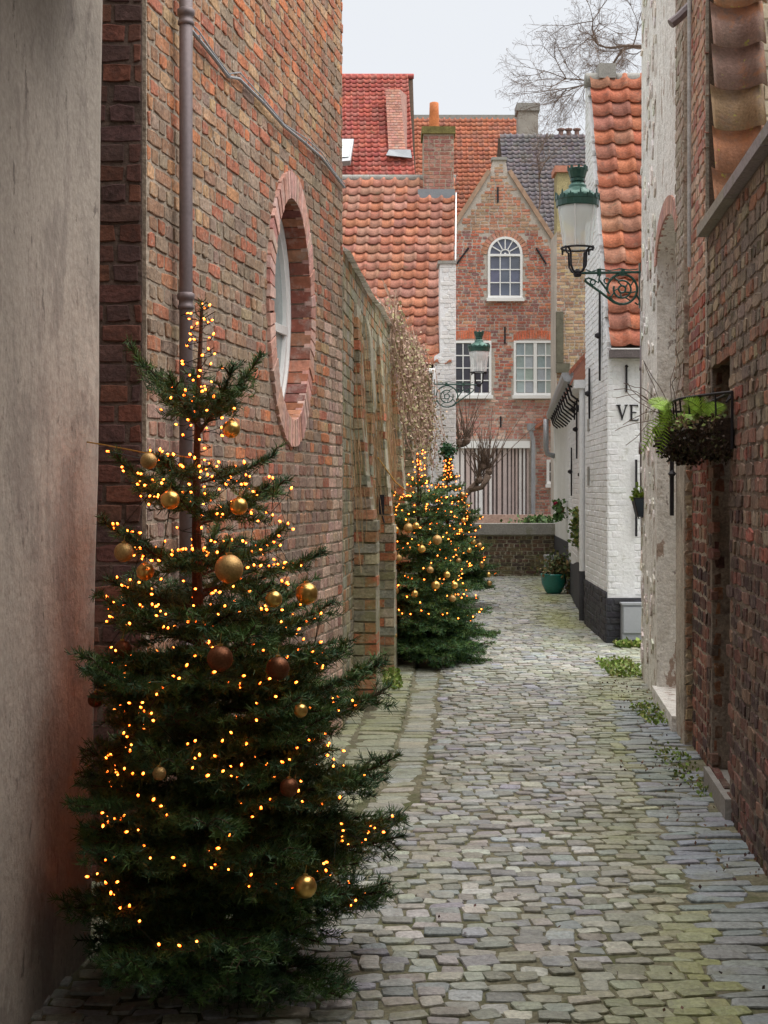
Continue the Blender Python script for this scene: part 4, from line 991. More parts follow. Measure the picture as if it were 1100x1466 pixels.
# big orange roof behind the gable, grey chimney
oh = thing('orange_roofed_house', 'long orange pantile roof behind the gable with a square grey chimney', 'house', loc=(3.2, 53, 0))
D0 = 50.0
mb = MB(); mb.box(.6, 5.3, D0 + .3, D0 + 8, -.1, 9.3); mb.build('wall', mat('far_wall', ()), oh)
rm = MB(); rm.add([(.5, D0, 9.2), (5.4, D0, 9.2), (5.4, D0 + 4.9, 16.1), (.5, D0 + 4.9, 16.1), (5.4, D0 + 9, 9.2), (.5, D0 + 9, 9.2)], [(0, 1, 2, 3), (3, 2, 4, 5), (1, 4, 2), (0, 3, 5)]); oro = rm.build('roof', M_wood, oh)
tiled_roof((.7, D0 - .03, 9.3), (1, 0, 0), (0, .58, .815), 22, 35, .21, .24, M_tile, oro, [(0.576, 0.228, 0.132), (0.528, 0.216, 0.132), (0.624, 0.264, 0.156), (0.504, 0.240, 0.168)], solo=False)
m2 = MB(); m2.box(.6, 5.3, D0 + 4.8, D0 + 5.0, 16.1, 16.28); m2.build('ridge_tile', M_stone, oh)
m2 = MB(); a, b_ = P(741, 245, 51), P(769, 163, 51); m2.box(a.x, b_.x, 50.6, 51.4, a.z - 1, b_.z); c0 = m2.build('chimney', mat('grey_render', (.34, .31, .27), .9, .2, 3, .1, 30, .3, 20), oh)
m2 = MB(); m2.box(a.x - .06, b_.x + .06, 50.54, 51.46, b_.z + .002, b_.z + .28); m2.build('chimney_cap', M_stone, c0)
sh_ = thing('slate_roofed_house', 'dark grey tiled roof with a row of small chimney pots, right of the gable', 'house', loc=(6, 48, 0))
D0 = 45.0
mb = MB(); mb.box(4.3, 8.2, D0 + .3, D0 + 8, -.1, 9.6); mb.build('wall', mat('far_wall', ()), sh_)
rm = MB(); rm.add([(4.0, D0, 9.5), (8.2, D0, 9.5), (8.2, D0 + 4.0, 13.9), (4.0, D0 + 4.0, 13.9), (8.2, D0 + 8, 9.5), (4, D0 + 8, 9.5)], [(0, 1, 2, 3), (3, 2, 4, 5), (1, 4, 2), (0, 3, 5)]); sro = rm.build('roof', M_wood, sh_)
tiled_roof((4.05, D0 - .03, 9.6), (1, 0, 0), (0, .672, .74), 19, 25, .21, .238, M_tile, sro, [(.19, .20, .225), (.17, .18, .20), (.22, .225, .24), (.20, .215, .22)], solo=False)
m2 = MB(); m2.box(4.0, 8.2, D0 - .12, D0 - .04, 9.38, 9.58); m2.build('fascia', M_frame, sh_)
for k, x in enumerate((806, 817, 829)):
    p = P(x, 205, 48.5); m2 = MB(); m2.lathe([(.09, 0), (.08, .3), (.14, .33), (.14, .38), (.07, .4)], (p.x, 49, 13.85), 8); m2.build('chimney_pot', mat('pot_brown', (.24, .15, .13), .9), sh_)
yh = thing('yellow_brick_house', 'narrow yellow brick house between the gable and the white house', 'house', loc=(4.6, 35, 0))
DY = 34.0
mb = MB(); a, b_ = P(797, 560, DY), P(852, 332, DY); mb.box(a.x, b_.x, DY + .01, DY + 1.2, -.06, b_.z); yw = mb.build('wall', mat('mortar_pale', ()), yh)
YF = Frame((a.x, DY + .01), (1, 0)); emit_pieces(brickwork(YF, 0, b_.x - a.x, 1.8, b_.z, .078, .22, [(.40, .31, .18), (.36, .27, .17), (.42, .35, .23), (.30, .22, .15), (.26, .17, .13)], proud=.012, mort=.013, bond='wild'), 'brick', M_brick_far, yw, 0)
m2 = MB(); c_, d_ = P(800, 345, DY), P(832, 243, DY); m2.box(c_.x, d_.x, DY + .3, DY + .9, b_.z + .003, d_.z); m2.build('chimney', mat('yellow_chimney', (.33, .28, .15), .95, .35, 5, .3, 30), yh)
m2 = MB(); m2.box(c_.x - .06, d_.x + .06, DY + .24, DY + .96, d_.z + .003, d_.z + .16); m2.build('chimney_cap', mat('cap_red', (.45, .20, .14), .9), yh)
m2 = MB(); c_ = P(797, 440, DY); d_ = P(806, 520, DY); m2.box(c_.x - .02, d_.x, DY - .14, DY + .0, d_.z, P(0, 447, DY).z); m2.box(c_.x - .02, P(815, 0, DY).x, DY - .14, DY, P(0, 534, DY).z, d_.z - .01); m2.build('corbel', mat('dark_corbel', (.12, .11, .08), .9), yh)

# ------------------------------------------------------------------ street lamps
def lamp(label, c, s, side, group, arm=1.0):
    """c: bottom node of the lantern at the arm; s: metres per reference pixel; side +1: wall on the right"""
    L = thing('street_lamp', label, 'street lamp', group, loc=(c.x, c.y, 0))
    def pt(dx, dy, dn=0): return c + Vector((dx * s * side * arm, dn * s, dy * s * arm))
    def prof(lst): return [(r_ * s, z * s) for r_, z in lst]
    m2 = MB(); m2.lathe(prof([(9, 136), (11, 136), (14.5, 149), (13, 150), (9, 146), (8, 140)]), c, 14); m2.lathe(prof([(8, 130), (10.5, 131), (10.5, 135), (8, 137)]), c, 14)
    for k in range(8):
        t = 2 * math.pi * k / 8; m2.box(-1.6 * s, 1.6 * s, 12.5 * s, 14.6 * s, 146 * s, 153 * s, M=Matrix.Translation(c) @ Matrix.Rotation(t, 4, 'Z'))
    m2.build('finial', M_green, L)
    m2 = MB(); m2.lathe(prof([(29, 106), (27.5, 110), (23, 115), (16, 119), (12, 122), (13, 124), (12, 126), (9.5, 128), (8.5, 131)]), c, 20); m2.build('dome', M_copper, L, smooth=True)
    m2 = MB(); m2.lathe(prof([(29, 94), (30.5, 95), (31, 103), (31.5, 104), (31.5, 107), (28, 107.5)]), c, 20)
    for k in range(14):
        t = 2 * math.pi * k / 14; M = Matrix.Translation(c) @ Matrix.Rotation(t, 4, 'Z'); hh = 117 if k % 2 else 113
        m2.add([M @ Vector((x * s, y_ * s, z * s)) for y_ in (30, 32) for x, z in ((-3.5, 104), (3.5, 104), (4.2, 110), (1.5, 109), (0, hh), (-1.5, 109), (-4.2, 110))], [(0, 1, 2, 3, 4, 5, 6), (13, 12, 11, 10, 9, 8, 7)] + [(i, 7 + i, 7 + (i + 1) % 7, (i + 1) % 7) for i in range(7)])
    m2.build('crown_collar', M_green, L)
    m2 = MB(); n_ = 20; pr0, pr1 = (28.5, 94), (20.5, 36)
    v = [c + Vector((r_ * s * math.cos(2 * math.pi * k / n_), r_ * s * math.sin(2 * math.pi * k / n_), z * s)) for r_, z in (pr0, pr1) for k in range(n_)]
    m2.add(v, [(k, (k + 1) % n_, n_ + (k + 1) % n_, n_ + k) for k in range(n_)]); m2.build('glass', M_glass, L, smooth=True)
    m2 = MB()
    for k in range(6):
        t = 2 * math.pi * (k + .25) / 6; d = Vector((math.cos(t), math.sin(t), 0)); m2.tube([c + d * 29 * s + Vector((0, 0, 94 * s)), c + d * 21 * s + Vector((0, 0, 36 * s))], .75 * s, 5)
    m2.build('glazing_bar', M_opal, L)
    m2 = MB(); m2.lathe(prof([(27, 93.5), (25, 84), (18, 74), (9, 68), (2, 66)]), c, 18); m2.build('reflector', M_opal, L, smooth=True)
    m2 = MB(); m2.lathe(prof([(4, 50), (4.6, 56), (4.6, 66), (3, 68)]), c, 10); m2.build('lamp_bulb', M_opal, L, smooth=True)
    m2 = MB(); m2.tube([c + Vector((23 * s * math.cos(t), 23 * s * math.sin(t), 35.5 * s)) for t in [2 * math.pi * k / 24 for k in range(25)]], 1.6 * s, 6, cap=False)
    for k in range(4):
        t = math.pi / 4 + math.pi / 2 * k; d = Vector((math.cos(t), math.sin(t), 0))
        m2.tube([c + d * 28 * s + Vector((0, 0, 35 * s)), c + d * 21 * s + Vector((0, 0, 35 * s)), c + d * 16 * s + Vector((0, 0, 30 * s)), c + d * 15 * s + Vector((0, 0, 10 * s)), c + d * 10 * s + Vector((0, 0, 3 * s)), c + d * 3 * s], 1.6 * s, 6)
        m2.tube([c + d * 27 * s + Vector((0, 0, 35 * s)), c + d * 27 * s + Vector((0, 0, 29 * s))], 1.5 * s, 5)
    m2.lathe(prof([(2, -6), (5, -5), (6, -2), (6, 2), (4, 4), (2, 6)]), c, 12); m2.build('lantern_cradle', M_iron, L)
    m2 = MB(); m2.tube([pt(0, 0), pt(88, 1.5)], 2.0 * s, 8); m2.tube([pt(12, 5), pt(20, 1.8), pt(32, 6), pt(46, 3.5), pt(60, 6.5), pt(74, 4.5), pt(86, 6)], .9 * s, 5)
    for x in (31, 65): m2.lathe(prof([(3.2, -5), (3.2, 5)]), pt(x, 1), 8)
    m2.build('arm', M_green, L)
    m2 = MB(); cc = (64, -23)
    def ring_(r_, th, a0=0, a1=2 * math.pi, n=22, o=cc): m2.tube([pt(o[0] + r_ * math.cos(a0 + (a1 - a0) * k / n), o[1] + r_ * math.sin(a0 + (a1 - a0) * k / n)) for k in range(n + 1)], th * s, 6)
    ring_(21.5, 1.9, R(-150), R(190)); ring_(12.5, 1.5, R(-200), R(120)); ring_(5, 1.5)
    for t in range(5): a_ = R(72 * t + 20); m2.tube([pt(cc[0] + 5 * math.cos(a_), cc[1] + 5 * math.sin(a_)), pt(cc[0] + 12.5 * math.cos(a_ + .5), cc[1] + 12.5 * math.sin(a_ + .5))], 1.1 * s, 5)
    for t in (20, 110, 200, 290, 335): a_ = R(t); m2.tube([pt(cc[0] + 12.5 * math.cos(a_), cc[1] + 12.5 * math.sin(a_)), pt(cc[0] + 21.5 * math.cos(a_ + .3), cc[1] + 21.5 * math.sin(a_ + .3))], 1.1 * s, 5)
    m2.tube([pt(10, -10), pt(14, -14), pt(34, -28), pt(52, -42), pt(62, -45)], 1.8 * s, 6); m2.tube([pt(10, -9), pt(16, -7), pt(24, -10), pt(30, -14), pt(32, -2)], 1.3 * s, 5)
    m2.tube([pt(30, -8), pt(36, -16), pt(42, -24), pt(46, -30)], 1.6 * s, 5); ring_(4, 1.1, R(-30), R(280), 10, (42, -11)); ring_(3.5, 1.1, R(90), R(400), 10, (22, -13))
    m2.tube([pt(84, -30), pt(90, -42), pt(86, -45), pt(82, -42)], 1.3 * s, 5)
    m2.box(-1 * s, 1 * s, -4 * s, 4 * s, -50 * s, 14 * s, M=Matrix.Translation(pt(89, 0)))
    m2.build('scroll_bracket', M_green, L)
    return L
GL = 'wall lamps with green crowned lanterns'
lamp('near street lamp with green crowned lantern on a scroll bracket before the white house', P(827, 391, 12.0), 12.0 / F, 1, GL)
lamp('far street lamp with green crowned lantern on the white pier of the pantiled house', P(686, 551, 21.6), 21.6 / F * .505, -1, GL, 1.42)

# ------------------------------------------------------------------ christmas trees
def fir(name, label, base, H, seed, whorls, lens, ndens, nlen, nwid, leader, limit=None, group='lit christmas trees along the alley', trunk_r=.035, bright=1.0, sparse=9.0):
    r_ = random.Random(seed); nr = np.random.default_rng(seed)
    T = thing(name, label, 'christmas tree', group, loc=(base[0], base[1], 0))
    B = Vector((base[0], base[1], 0)); tr = MB()
    tp = [B + Vector((.012 * math.sin(z * 3), .01 * math.cos(z * 2.3), z - .02)) for z in [H * k / 12 for k in range(13)]]
    tr.tube(tp, [trunk_r * (1 - .85 * k / 12) for k in range(13)], 8)
    tr.build('trunk', M_wood, T)
    wood = MB(); segs = []                                   # segs: (p0, p1, weight)
    tips = []
    def shoot(pts, dens=1.0):
        for a, b_ in zip(pts, pts[1:]): segs.append((a, b_, dens))
    for (z, nb, pitch, az0) in whorls:
        for k in range(nb):
            az = az0 + 2 * math.pi * k / nb + r_.uniform(-.25, .25)
            Lb = lens(z, az) * r_.uniform(.85, 1.1)
            pt_ = pitch + r_.uniform(-.12, .12)
            d = Vector((math.cos(az), math.sin(az), 0)); side = Vector((-d.y, d.x, 0))
            if limit:
                while Lb > .1 and not limit(B + d * Lb): Lb -= .03
            zz = z + r_.uniform(-.06, .06) * (1 if z < 1.25 else .3)
            n = 8; pts = []
            curve = r_.uniform(-.12, .12)
            for i in range(n + 1):
                s = i / n
                pts.append(B + d * (Lb * s * math.cos(pt_)) + side * (curve * Lb * s * s) + Vector((0, 0, zz + Lb * (s * math.sin(pt_) - .16 * s * s * (1 if pt_ < .12 else .2) + .16 * s ** 3))))
            wood.tube(pts, [.009 * (Lb / .6) * (1 - .75 * i / n) + .0015 for i in range(n + 1)], 4)
            shoot(pts[1:], 3.4 if z > sparse else 2.2)
            tips.append(pts[-1])
            s_ = .16
            while s_ < .97:
                i = min(n - 1, int(s_ * n)); fr_ = s_ * n - i; p = pts[i].lerp(pts[i + 1], fr_); t = (pts[i + 1] - pts[i]).normalized()
                for sg_ in (-1, 1):
                    if r_.random() < .06: continue
                    sd_ = t.cross(Vector((0, 0, 1))).normalized() * sg_
                    an_ = r_.uniform(.75, 1.05)
                    dd = (t * math.cos(an_) + sd_ * math.sin(an_) + Vector((0, 0, r_.uniform(-.30, .34)))).normalized()
                    l_ = min(.30, (.50 * Lb * (1 - s_) + .05)) * r_.uniform(.75, 1.15) * (.85 if z > sparse else 1)
                    e = p + dd * l_ + Vector((0, 0, -.10 * l_ + r_.uniform(-.01, .015)))
                    m_ = p.lerp(e, .5) + Vector((0, 0, .012))
                    wood.tube([p, m_, e], [.0035, .0025, .0012], 3, cap=False); shoot([p, m_, e]); tips.append(e)
                    if l_ > .09:
                        q = .35
                        while q < .92:
                            pp = p.lerp(e, q)
                            for g2 in (-1, 1):
                                s2 = dd.cross(Vector((0, 0, 1))).normalized() * g2
                                d2 = (dd * .68 + s2 * .73 + Vector((0, 0, r_.uniform(-.2, .1)))).normalized()
                                l2 = l_ * (1 - q) * r_.uniform(.45, .75) + .025
                                ee = pp + d2 * l2; shoot([pp, ee]); tips.append(ee)
                            q += max(.2, .05 / l_)
                s_ += r_.uniform(.045, .065) / max(Lb, .2) * (1.2 if z > sparse else 1)
    wood.build('branches', M_wood, T)
    # bare leader at the top with short twigs
    ld = MB(); top = tp[-1]
    for k in range(leader):
        z = H - .42 + .40 * k / max(1, leader); p = B + Vector((0, 0, z)); a_ = r_.uniform(0, 6.28)
        ld.tube([p, p + Vector((.05 * math.cos(a_), .05 * math.sin(a_), .03))], .002, 3)
    if leader:
        ld.build('leader_twig', M_wood, T)
        segs.append((top - Vector((0, 0, .05)), top + Vector((0, 0, .02)), 2.0))
    # needles
    A = np.array([s[0] for s in segs]); Bv = np.array([s[1] for s in segs]); W = np.array([s[2] for s in segs])
    ln = np.linalg.norm(Bv - A, axis=1); cnt = np.maximum(1, (ln * ndens * W).astype(int))
    idx = np.repeat(np.arange(len(segs)), cnt); n = len(idx); t = nr.random((n, 1))
    p = A[idx] * (1 - t) + Bv[idx] * t; ax = (Bv - A) / np.maximum(ln, 1e-6)[:, None]; ax = ax[idx]
    rd = nr.normal(size=(n, 3)); rd[:, 2] = rd[:, 2] * .8 + .45
    rd -= ax * (rd * ax).sum(1)[:, None]; rd /= np.linalg.norm(rd, axis=1)[:, None] + 1e-9
    ang = nr.uniform(.65, 1.15, (n, 1)); dr = ax * np.cos(ang) + rd * np.sin(ang)
    sdv = np.cross(dr, nr.normal(size=(n, 3))); sdv /= np.linalg.norm(sdv, axis=1)[:, None] + 1e-9
    L_ = nlen * nr.uniform(.75, 1.15, (n, 1))
    V = np.stack([p - sdv * nwid * .5, p + sdv * nwid * .5, p + dr * L_ + sdv * nwid * .2, p + dr * L_ - sdv * nwid * .2], 1).reshape(-1, 3)
    pal = np.array([(.055, .115, .035), (.075, .145, .04), (.048, .10, .045), (.095, .165, .05), (.06, .13, .065)]) * bright
    seg_c = pal[nr.integers(0, 5, len(segs))] * nr.uniform(.8, 1.25, (len(segs), 1))
    cols = np.repeat(seg_c[idx] * nr.uniform(.75, 1.25, (n, 1)), 4, 0)
    fast_mesh('crown', V, np.arange(4 * n), 4, M_needle, cols, T)
    return T, tips

ICO = None
def bulb_geo():
    me = bpy.data.meshes.new('tmp'); import bmesh
    bm = bmesh.new(); bmesh.ops.create_icosphere(bm, subdivisions=1, radius=1); bm.verts.ensure_lookup_table()
    v = [x.co.copy() for x in bm.verts]; f = [tuple(q.index for q in x.verts) for x in bm.faces]; bm.free(); bpy.data.meshes.remove(me); return v, f
IV, IF = bulb_geo()
def string_lights(label, path, rad, seed, loc, keep=None):
    """path: wire points; a bulb beside each one"""
    r_ = random.Random(seed); S = thing('string_lights', label, 'string lights', 'warm white light strings on the christmas trees', loc=loc)
    w = MB(); run = [path[0]]
    for p in list(path[1:]) + [None]:
        if p is None or (p - run[-1]).length > .15:
            if len(run) > 1: w.tube(run, .0018 * rad / .0055, 3, cap=False)
            run = []
        if p is not None: run.append(p)
    w.build('wire', M_wire, S)
    b_ = MB(); sk = MB()
    for p in path:
        if keep and not keep(p): continue
        d = Vector((r_.gauss(0, 1), r_.gauss(0, 1), r_.gauss(.6, .6))).normalized(); q = p + d * .022
        M = d.to_track_quat('Z', 'Y').to_matrix()
        s = rad * r_.uniform(.8, 1.15)
        b_.add([q + M @ Vector((v.x * s * .85, v.y * s * .85, v.z * s * (1.7 if v.z > 0 else 1))) for v in IV], IF)
        b_.c[-len(IV):] = [(1.0, .20, .025) if v.z > .2 else (.85, .075, .004) for v in IV]
        sk.tube([p, q - d * s], s * .45, 4, cap=False)
    b_.build('lit_bulbs', M_bulb, S, smooth=True, kind='stuff'); sk.build('sockets', M_wire, S, kind='stuff')
    return S

def bauble(label, c, r_, m, group, hang=None):
    o = thing('bauble', label, 'bauble', group, loc=tuple(c + Vector((0, 0, -r_))))
    b_ = MB(); n = 20; prof = [(max(.0005, r_ * math.sin(math.pi * k / 14)), -r_ * math.cos(math.pi * k / 14)) for k in range(15)]
    b_.lathe(prof, c, n); b_.build('ball', m, o, smooth=True)
    k = MB(); k.lathe([(r_ * .22, r_ * .96), (r_ * .22, r_ * 1.12), (r_ * .08, r_ * 1.14)], c, 10)
    top = c + Vector((0, 0, r_ * 1.13)); k.tube([top, hang if hang is not None else top + Vector((.004, .01, r_ * .9))], .0012, 4); k.build('cap', M_gold, o)
    return o

# ---- front tree
B1 = (-.605, 4.60); H1t = 2.215
def lens1(z, az):
    tb = [(0, .62), (.25, .70), (.45, .70), (.7, .62), (.95, .56), (1.15, .50), (1.25, .42), (1.35, .36), (1.5, .36), (1.65, .26), (1.8, .30), (2.3, .2)]
    for (a, p), (b_, q) in zip(tb, tb[1:]):
        if z <= b_: v = p + (q - p) * (z - a) / (b_ - a); break
    else: v = .2
    if math.sin(az) < -.2: v *= .86
    return v
def wall_limit(p): return p.x > (-1.14 + .12 * max(0, p.y - 2.0) / 2.55) + .07 and p.x > -.232 * p.y + .01 and not (p.y > 5.68 and p.x < .19 * p.y - 2.03)
wh1 = [(1.80, 5, .70, .35), (1.63, 3, .15, .1), (1.50, 5, .40, .8), (1.33, 5, .30, .4), (1.21, 4, .18, .0), (1.10, 6, .22, .2), (1.02, 6, .14, .8), (.94, 7, .16, .5), (.85, 8, .10, .1), (.77, 8, .12, .5), (.68, 9, .06, .3), (.59, 9, .08, .0), (.50, 10, .02, .4), (.41, 10, .04, .2), (.33, 10, 0, .6), (.25, 9, -.03, .1), (.18, 8, -.05, .4)]
T1, tips1 = fir('christmas_tree', 'large dark fir decked with gold baubles in front of the brick house', B1, H1t, 11, wh1, lens1, 480, .027, .0031, 10, wall_limit, sparse=1.15)
from mathutils import kdtree
def tree_spiral(B, H, z0, z1, n, lens, seed, tips, fill=.9, leader_n=0, zr=2.0, power=1.0, limit=None, turns=9):
    r_ = random.Random(seed); pts = []
    for k in range(n):
        t = k / n; z = z0 + (z1 - z0) * t ** power; a_ = turns * 2 * math.pi * t + .35 * math.sin(t * 37) + r_.uniform(-.05, .05)
        R_ = lens(z, a_) * fill * (.88 + .14 * math.sin(k * .31 + seed) + .06 * math.sin(k * .9)) * r_.uniform(.95, 1.04)
        p = Vector((B[0] + R_ * math.cos(a_), B[1] + R_ * math.sin(a_), z + r_.uniform(-.02, .02) + .05 * math.sin(k * .43)))
        if limit:
            g_ = 0
            while not limit(p) and g_ < 20: p.x += (B[0] - p.x) * .12; p.y += (B[1] - p.y) * .12; g_ += 1
        pts.append(p)
    kd = kdtree.KDTree(len(tips))
    for i, q in enumerate(tips): kd.insert(q, i)
    kd.balance(); sn = []
    for p in pts:
        q, i, d_ = kd.find(p)
        if d_ < .16 and (not sn or (q - sn[-1]).length > .012): sn.append(q + Vector((0, 0, .006)))
    pts = sn
    for k in range(leader_n):
        t = k / leader_n; a_ = k * 1.1; z = z1 + (H - z1) * t
        R_ = .028 + .03 * (1 - t) + r_.uniform(0, .045) * (r_.random() < .4)
        pts.append(Vector((B[0] + R_ * math.cos(a_), B[1] + R_ * math.sin(a_), z)))
    return pts
string_lights('warm light string wound round the large front christmas tree', tree_spiral(B1, H1t, .20, 1.78, 880, lens1, 3, tips1, .88, 48, power=.8, limit=lambda p: wall_limit(p - Vector((.07, 0, 0))), turns=11) + [Vector((B1[0] + (.035 + .03 * (k % 3 == 0)) * math.cos(k * 1.3), B1[1] + (.035 + .03 * (k % 3 == 0)) * math.sin(k * 1.3), 1.80 - .75 * k / 60)) for k in range(60)], .0043, 4, (B1[0], B1[1], 0))
bs = [(213, 660, 12, 'm', -.30), (343, 626, 13, 'g', -.1), (337, 803, 21, 'm', -.34), (244, 739, 14, 'g', -.26), (195, 791, 14, 'm', -.2), (186, 815, 13, 'g', -.18), (345, 722, 13, 'g', -.2), (428, 832, 16, 'g', -.04), (380, 801, 12, 'g', -.3), (150, 944, 14, 'c', -.2), (291, 954, 19, 'c', -.52), (425, 966, 17, 'c', -.36), (433, 1000, 10, 'g', -.36), (135, 1000, 11, 'c', -.15), (224, 1115, 10, 'm', -.55), (465, 1152, 14, 'c', -.5), (440, 1312, 17, 'g', -.55)]
used_tips = []
GB = {'m': M_goldm, 'g': M_gold, 'c': M_copperb}
nm = {'m': 'matt gold', 'g': 'shiny gold', 'c': 'dark copper'}
desc = ['hanging from the cord towards the plastered wall', 'on the upturned branch right of the bare top', 'largest one at the middle of the front tree', 'just left of the trunk on the front tree', 'at the left end of an upper branch of the front tree', 'below the matt one at the upper left of the front tree', 'right of the trunk above the largest bauble', 'on the outer right boughs just below the largest bauble', 'nearest to the largest bauble, just right of it', 'glittering at the far left of the front tree', 'below the centre of the front tree', 'deep in the right side of the front tree', 'small one under the copper one at right', 'small one near the plaster at far left', 'small one low in the dark middle of the front tree', 'low on the right side of the front tree', 'lowest one near the bottom branches']
for (x, y_, r_, k, dn), de in zip(bs, desc):
    D = 4.6 + dn; c = P(x, y_, D); rr_ = r_ * D / F
    if x != 213:
        best = min((q for q in tips1 if all((q - u_).length > .085 for u_ in used_tips)), key=lambda q: (q - c - Vector((0, 0, rr_ * 2))).length)
        used_tips.append(best)
        c = best + Vector((0, 0, -rr_ * 2.0))
    bauble(f'{nm[k]} bauble {de}', c, rr_, GB[k], 'baubles on the front christmas tree')
rp = MB(); rp.tube([P(115, 631, 4.72), P(150, 637, 4.65), P(213, 649, 4.45), P(250, 652, 4.52), P(291, 658, 4.60)], .0024, 5); rp.build('gold_cord', M_gold_rope, label='gold cord tying the front tree to the hook in the plaster', cat='cord')

# ---- middle and far trees
B2 = (.33, 13.05)
def lens2(z, az): return .12 + .58 * max(0, (1.62 - z) / 1.4) ** .55
wh2 = [(1.62, 4, .6, .2), (1.46, 5, .3, .8), (1.34, 6, .2, .1), (1.22, 7, .15, .5), (1.10, 8, .1, .2), (.98, 8, .06, .6), (.86, 9, .04, 0), (.74, 9, .02, .3), (.62, 9, .0, .6), (.51, 9, 0, .1), (.41, 9, -.02, .4), (.32, 10, -.03, .2), (.25, 9, -.05, .5), (.19, 9, -.06, .0), (.14, 8, -.06, .4)]
lim2 = lambda p: p.x > -.27 + .073 * (p.y - 9.5) + .06
T2, tips2 = fir('christmas_tree', 'bushy green fir with gold baubles beside the mossy buttresses', B2, 1.93, 21, wh2, lens2, 170, .030, .0062, 6, lim2, bright=1.35)
string_lights('warm light string on the bushy middle christmas tree', tree_spiral(B2, 1.95, .36, 1.6, 240, lens2, 5, tips2, .98, 36, power=.95, limit=lim2, turns=8), .0068, 6, (B2[0], B2[1], 0))
B3 = (.87, 19.0)
def lens3(z, az): return .10 + .64 * max(0, (1.75 - z) / 1.45) ** .7
wh3 = [(1.70, 5, .5, .2), (1.56, 6, .3, .8), (1.42, 7, .2, .1), (1.28, 8, .15, .5), (1.14, 8, .1, .2), (1.0, 9, .06, .6), (.86, 9, .04, 0), (.72, 9, .02, .3), (.58, 9, .0, .6), (.45, 9, 0, .1), (.33, 9, -.02, .4)]
T3, tips3 = fir('christmas_tree', 'far fir with a garlanded top behind the middle christmas tree', B3, 2.1, 31, wh3, lens3, 120, .034, .0085, 4, bright=1.25)
string_lights('dense light string wrapped round the far christmas tree', tree_spiral(B3, 2.0, .42, 1.7, 210, lens3, 7, tips3, .98, 60, power=.85, turns=8), .0078, 8, (B3[0], B3[1], 0))
gar = thing('garland', 'green garland and bow tied to the top of the far tree', 'garland', loc=(B3[0], B3[1], 1.7))
cen = [Vector((B3[0] + .05 * math.cos(k * .9) * rng.uniform(.3, 1.2), B3[1] + .05 * math.sin(k * .9) * rng.uniform(.3, 1.2), 1.70 + .42 * k / 260)) for k in range(260)] + [Vector((B3[0] + rng.gauss(0, .05), B3[1] + rng.gauss(0, .04), 2.14 + rng.gauss(0, .05))) for _ in range(260)]
V, Fc, Cc = tri_leaves(cen, .05, [(.03, .10, .05), (.05, .14, .06), (.03, .08, .03)], 12, 0); fast_mesh('leaves', V, Fc, 4, M_leaf, Cc, gar)
b3s = []
for (B, D, lst, g_, wd) in ((B2, 13.05, [(585, 756, 7), (566, 759, 6), (626, 773, 7), (604, 786, 6), (616, 816, 5), (624, 838, 6.5), (648, 857, 5), (594, 850, 5), (565, 845, 6.5), (651, 838, 5), (571, 799, 5), (640, 823, 5), (564, 910, 5), (596, 753, 5)], 'baubles on the middle christmas tree', 'middle'),
                        (B3, 19.0, [(687, 781, 4), (678, 776, 4), (690, 809, 4), (672, 788, 4), (657, 803, 4), (700, 823, 3.6), (701, 835, 3.6), (664, 745, 4), (663, 709, 4)], 'baubles on the far christmas tree', 'far')):
    for i, (x, y_, r_) in enumerate(lst):
        lens_ = lens2 if D < 14 else lens3
        z = P(x, y_, D).z; px_ = (x - 550) * D / F - B[0]; R_ = lens_(z, 0) * .98
        dn = -math.sqrt(max(.0, R_ * R_ - px_ * px_))
        c = P(x, y_, D + dn)
        srt = sorted(lst, key=lambda q: q[1]); rank = srt.index((x, y_, r_)) + 1
        word = ['topmost', 'second highest', 'third highest', 'fourth highest', 'fifth highest', 'sixth highest', 'seventh highest', 'eighth highest', 'ninth highest', 'tenth highest', 'eleventh highest', 'twelfth highest', 'second lowest', 'lowest'][rank - 1]
        bauble(f'{word} gold bauble on the {wd} christmas tree', c, r_ * c.y / F, M_gold if i % 2 else M_goldm, g_)
rp = MB(); rp.tube([P(541, 655, 11.6), P(566, 690, 12.9), P(584, 705, 13.05)], .006, 5); rp.build('gold_cord', M_gold_rope, label='yellow cord tying the middle tree to the mossy wall', cat='cord')
bk2 = MB(); q = P(547, 720, 11.9); bk2.box(q.x - .03, q.x + .02, 11.87, 11.95, q.z - .1, q.z + .07); bk2.tube([q + Vector((0, 0, -.1)), q + Vector((.02, 0, -.17))], .008, 5); bk2.build('wall_socket', M_iron, label='small black box fixed above the second buttress', cat='socket')

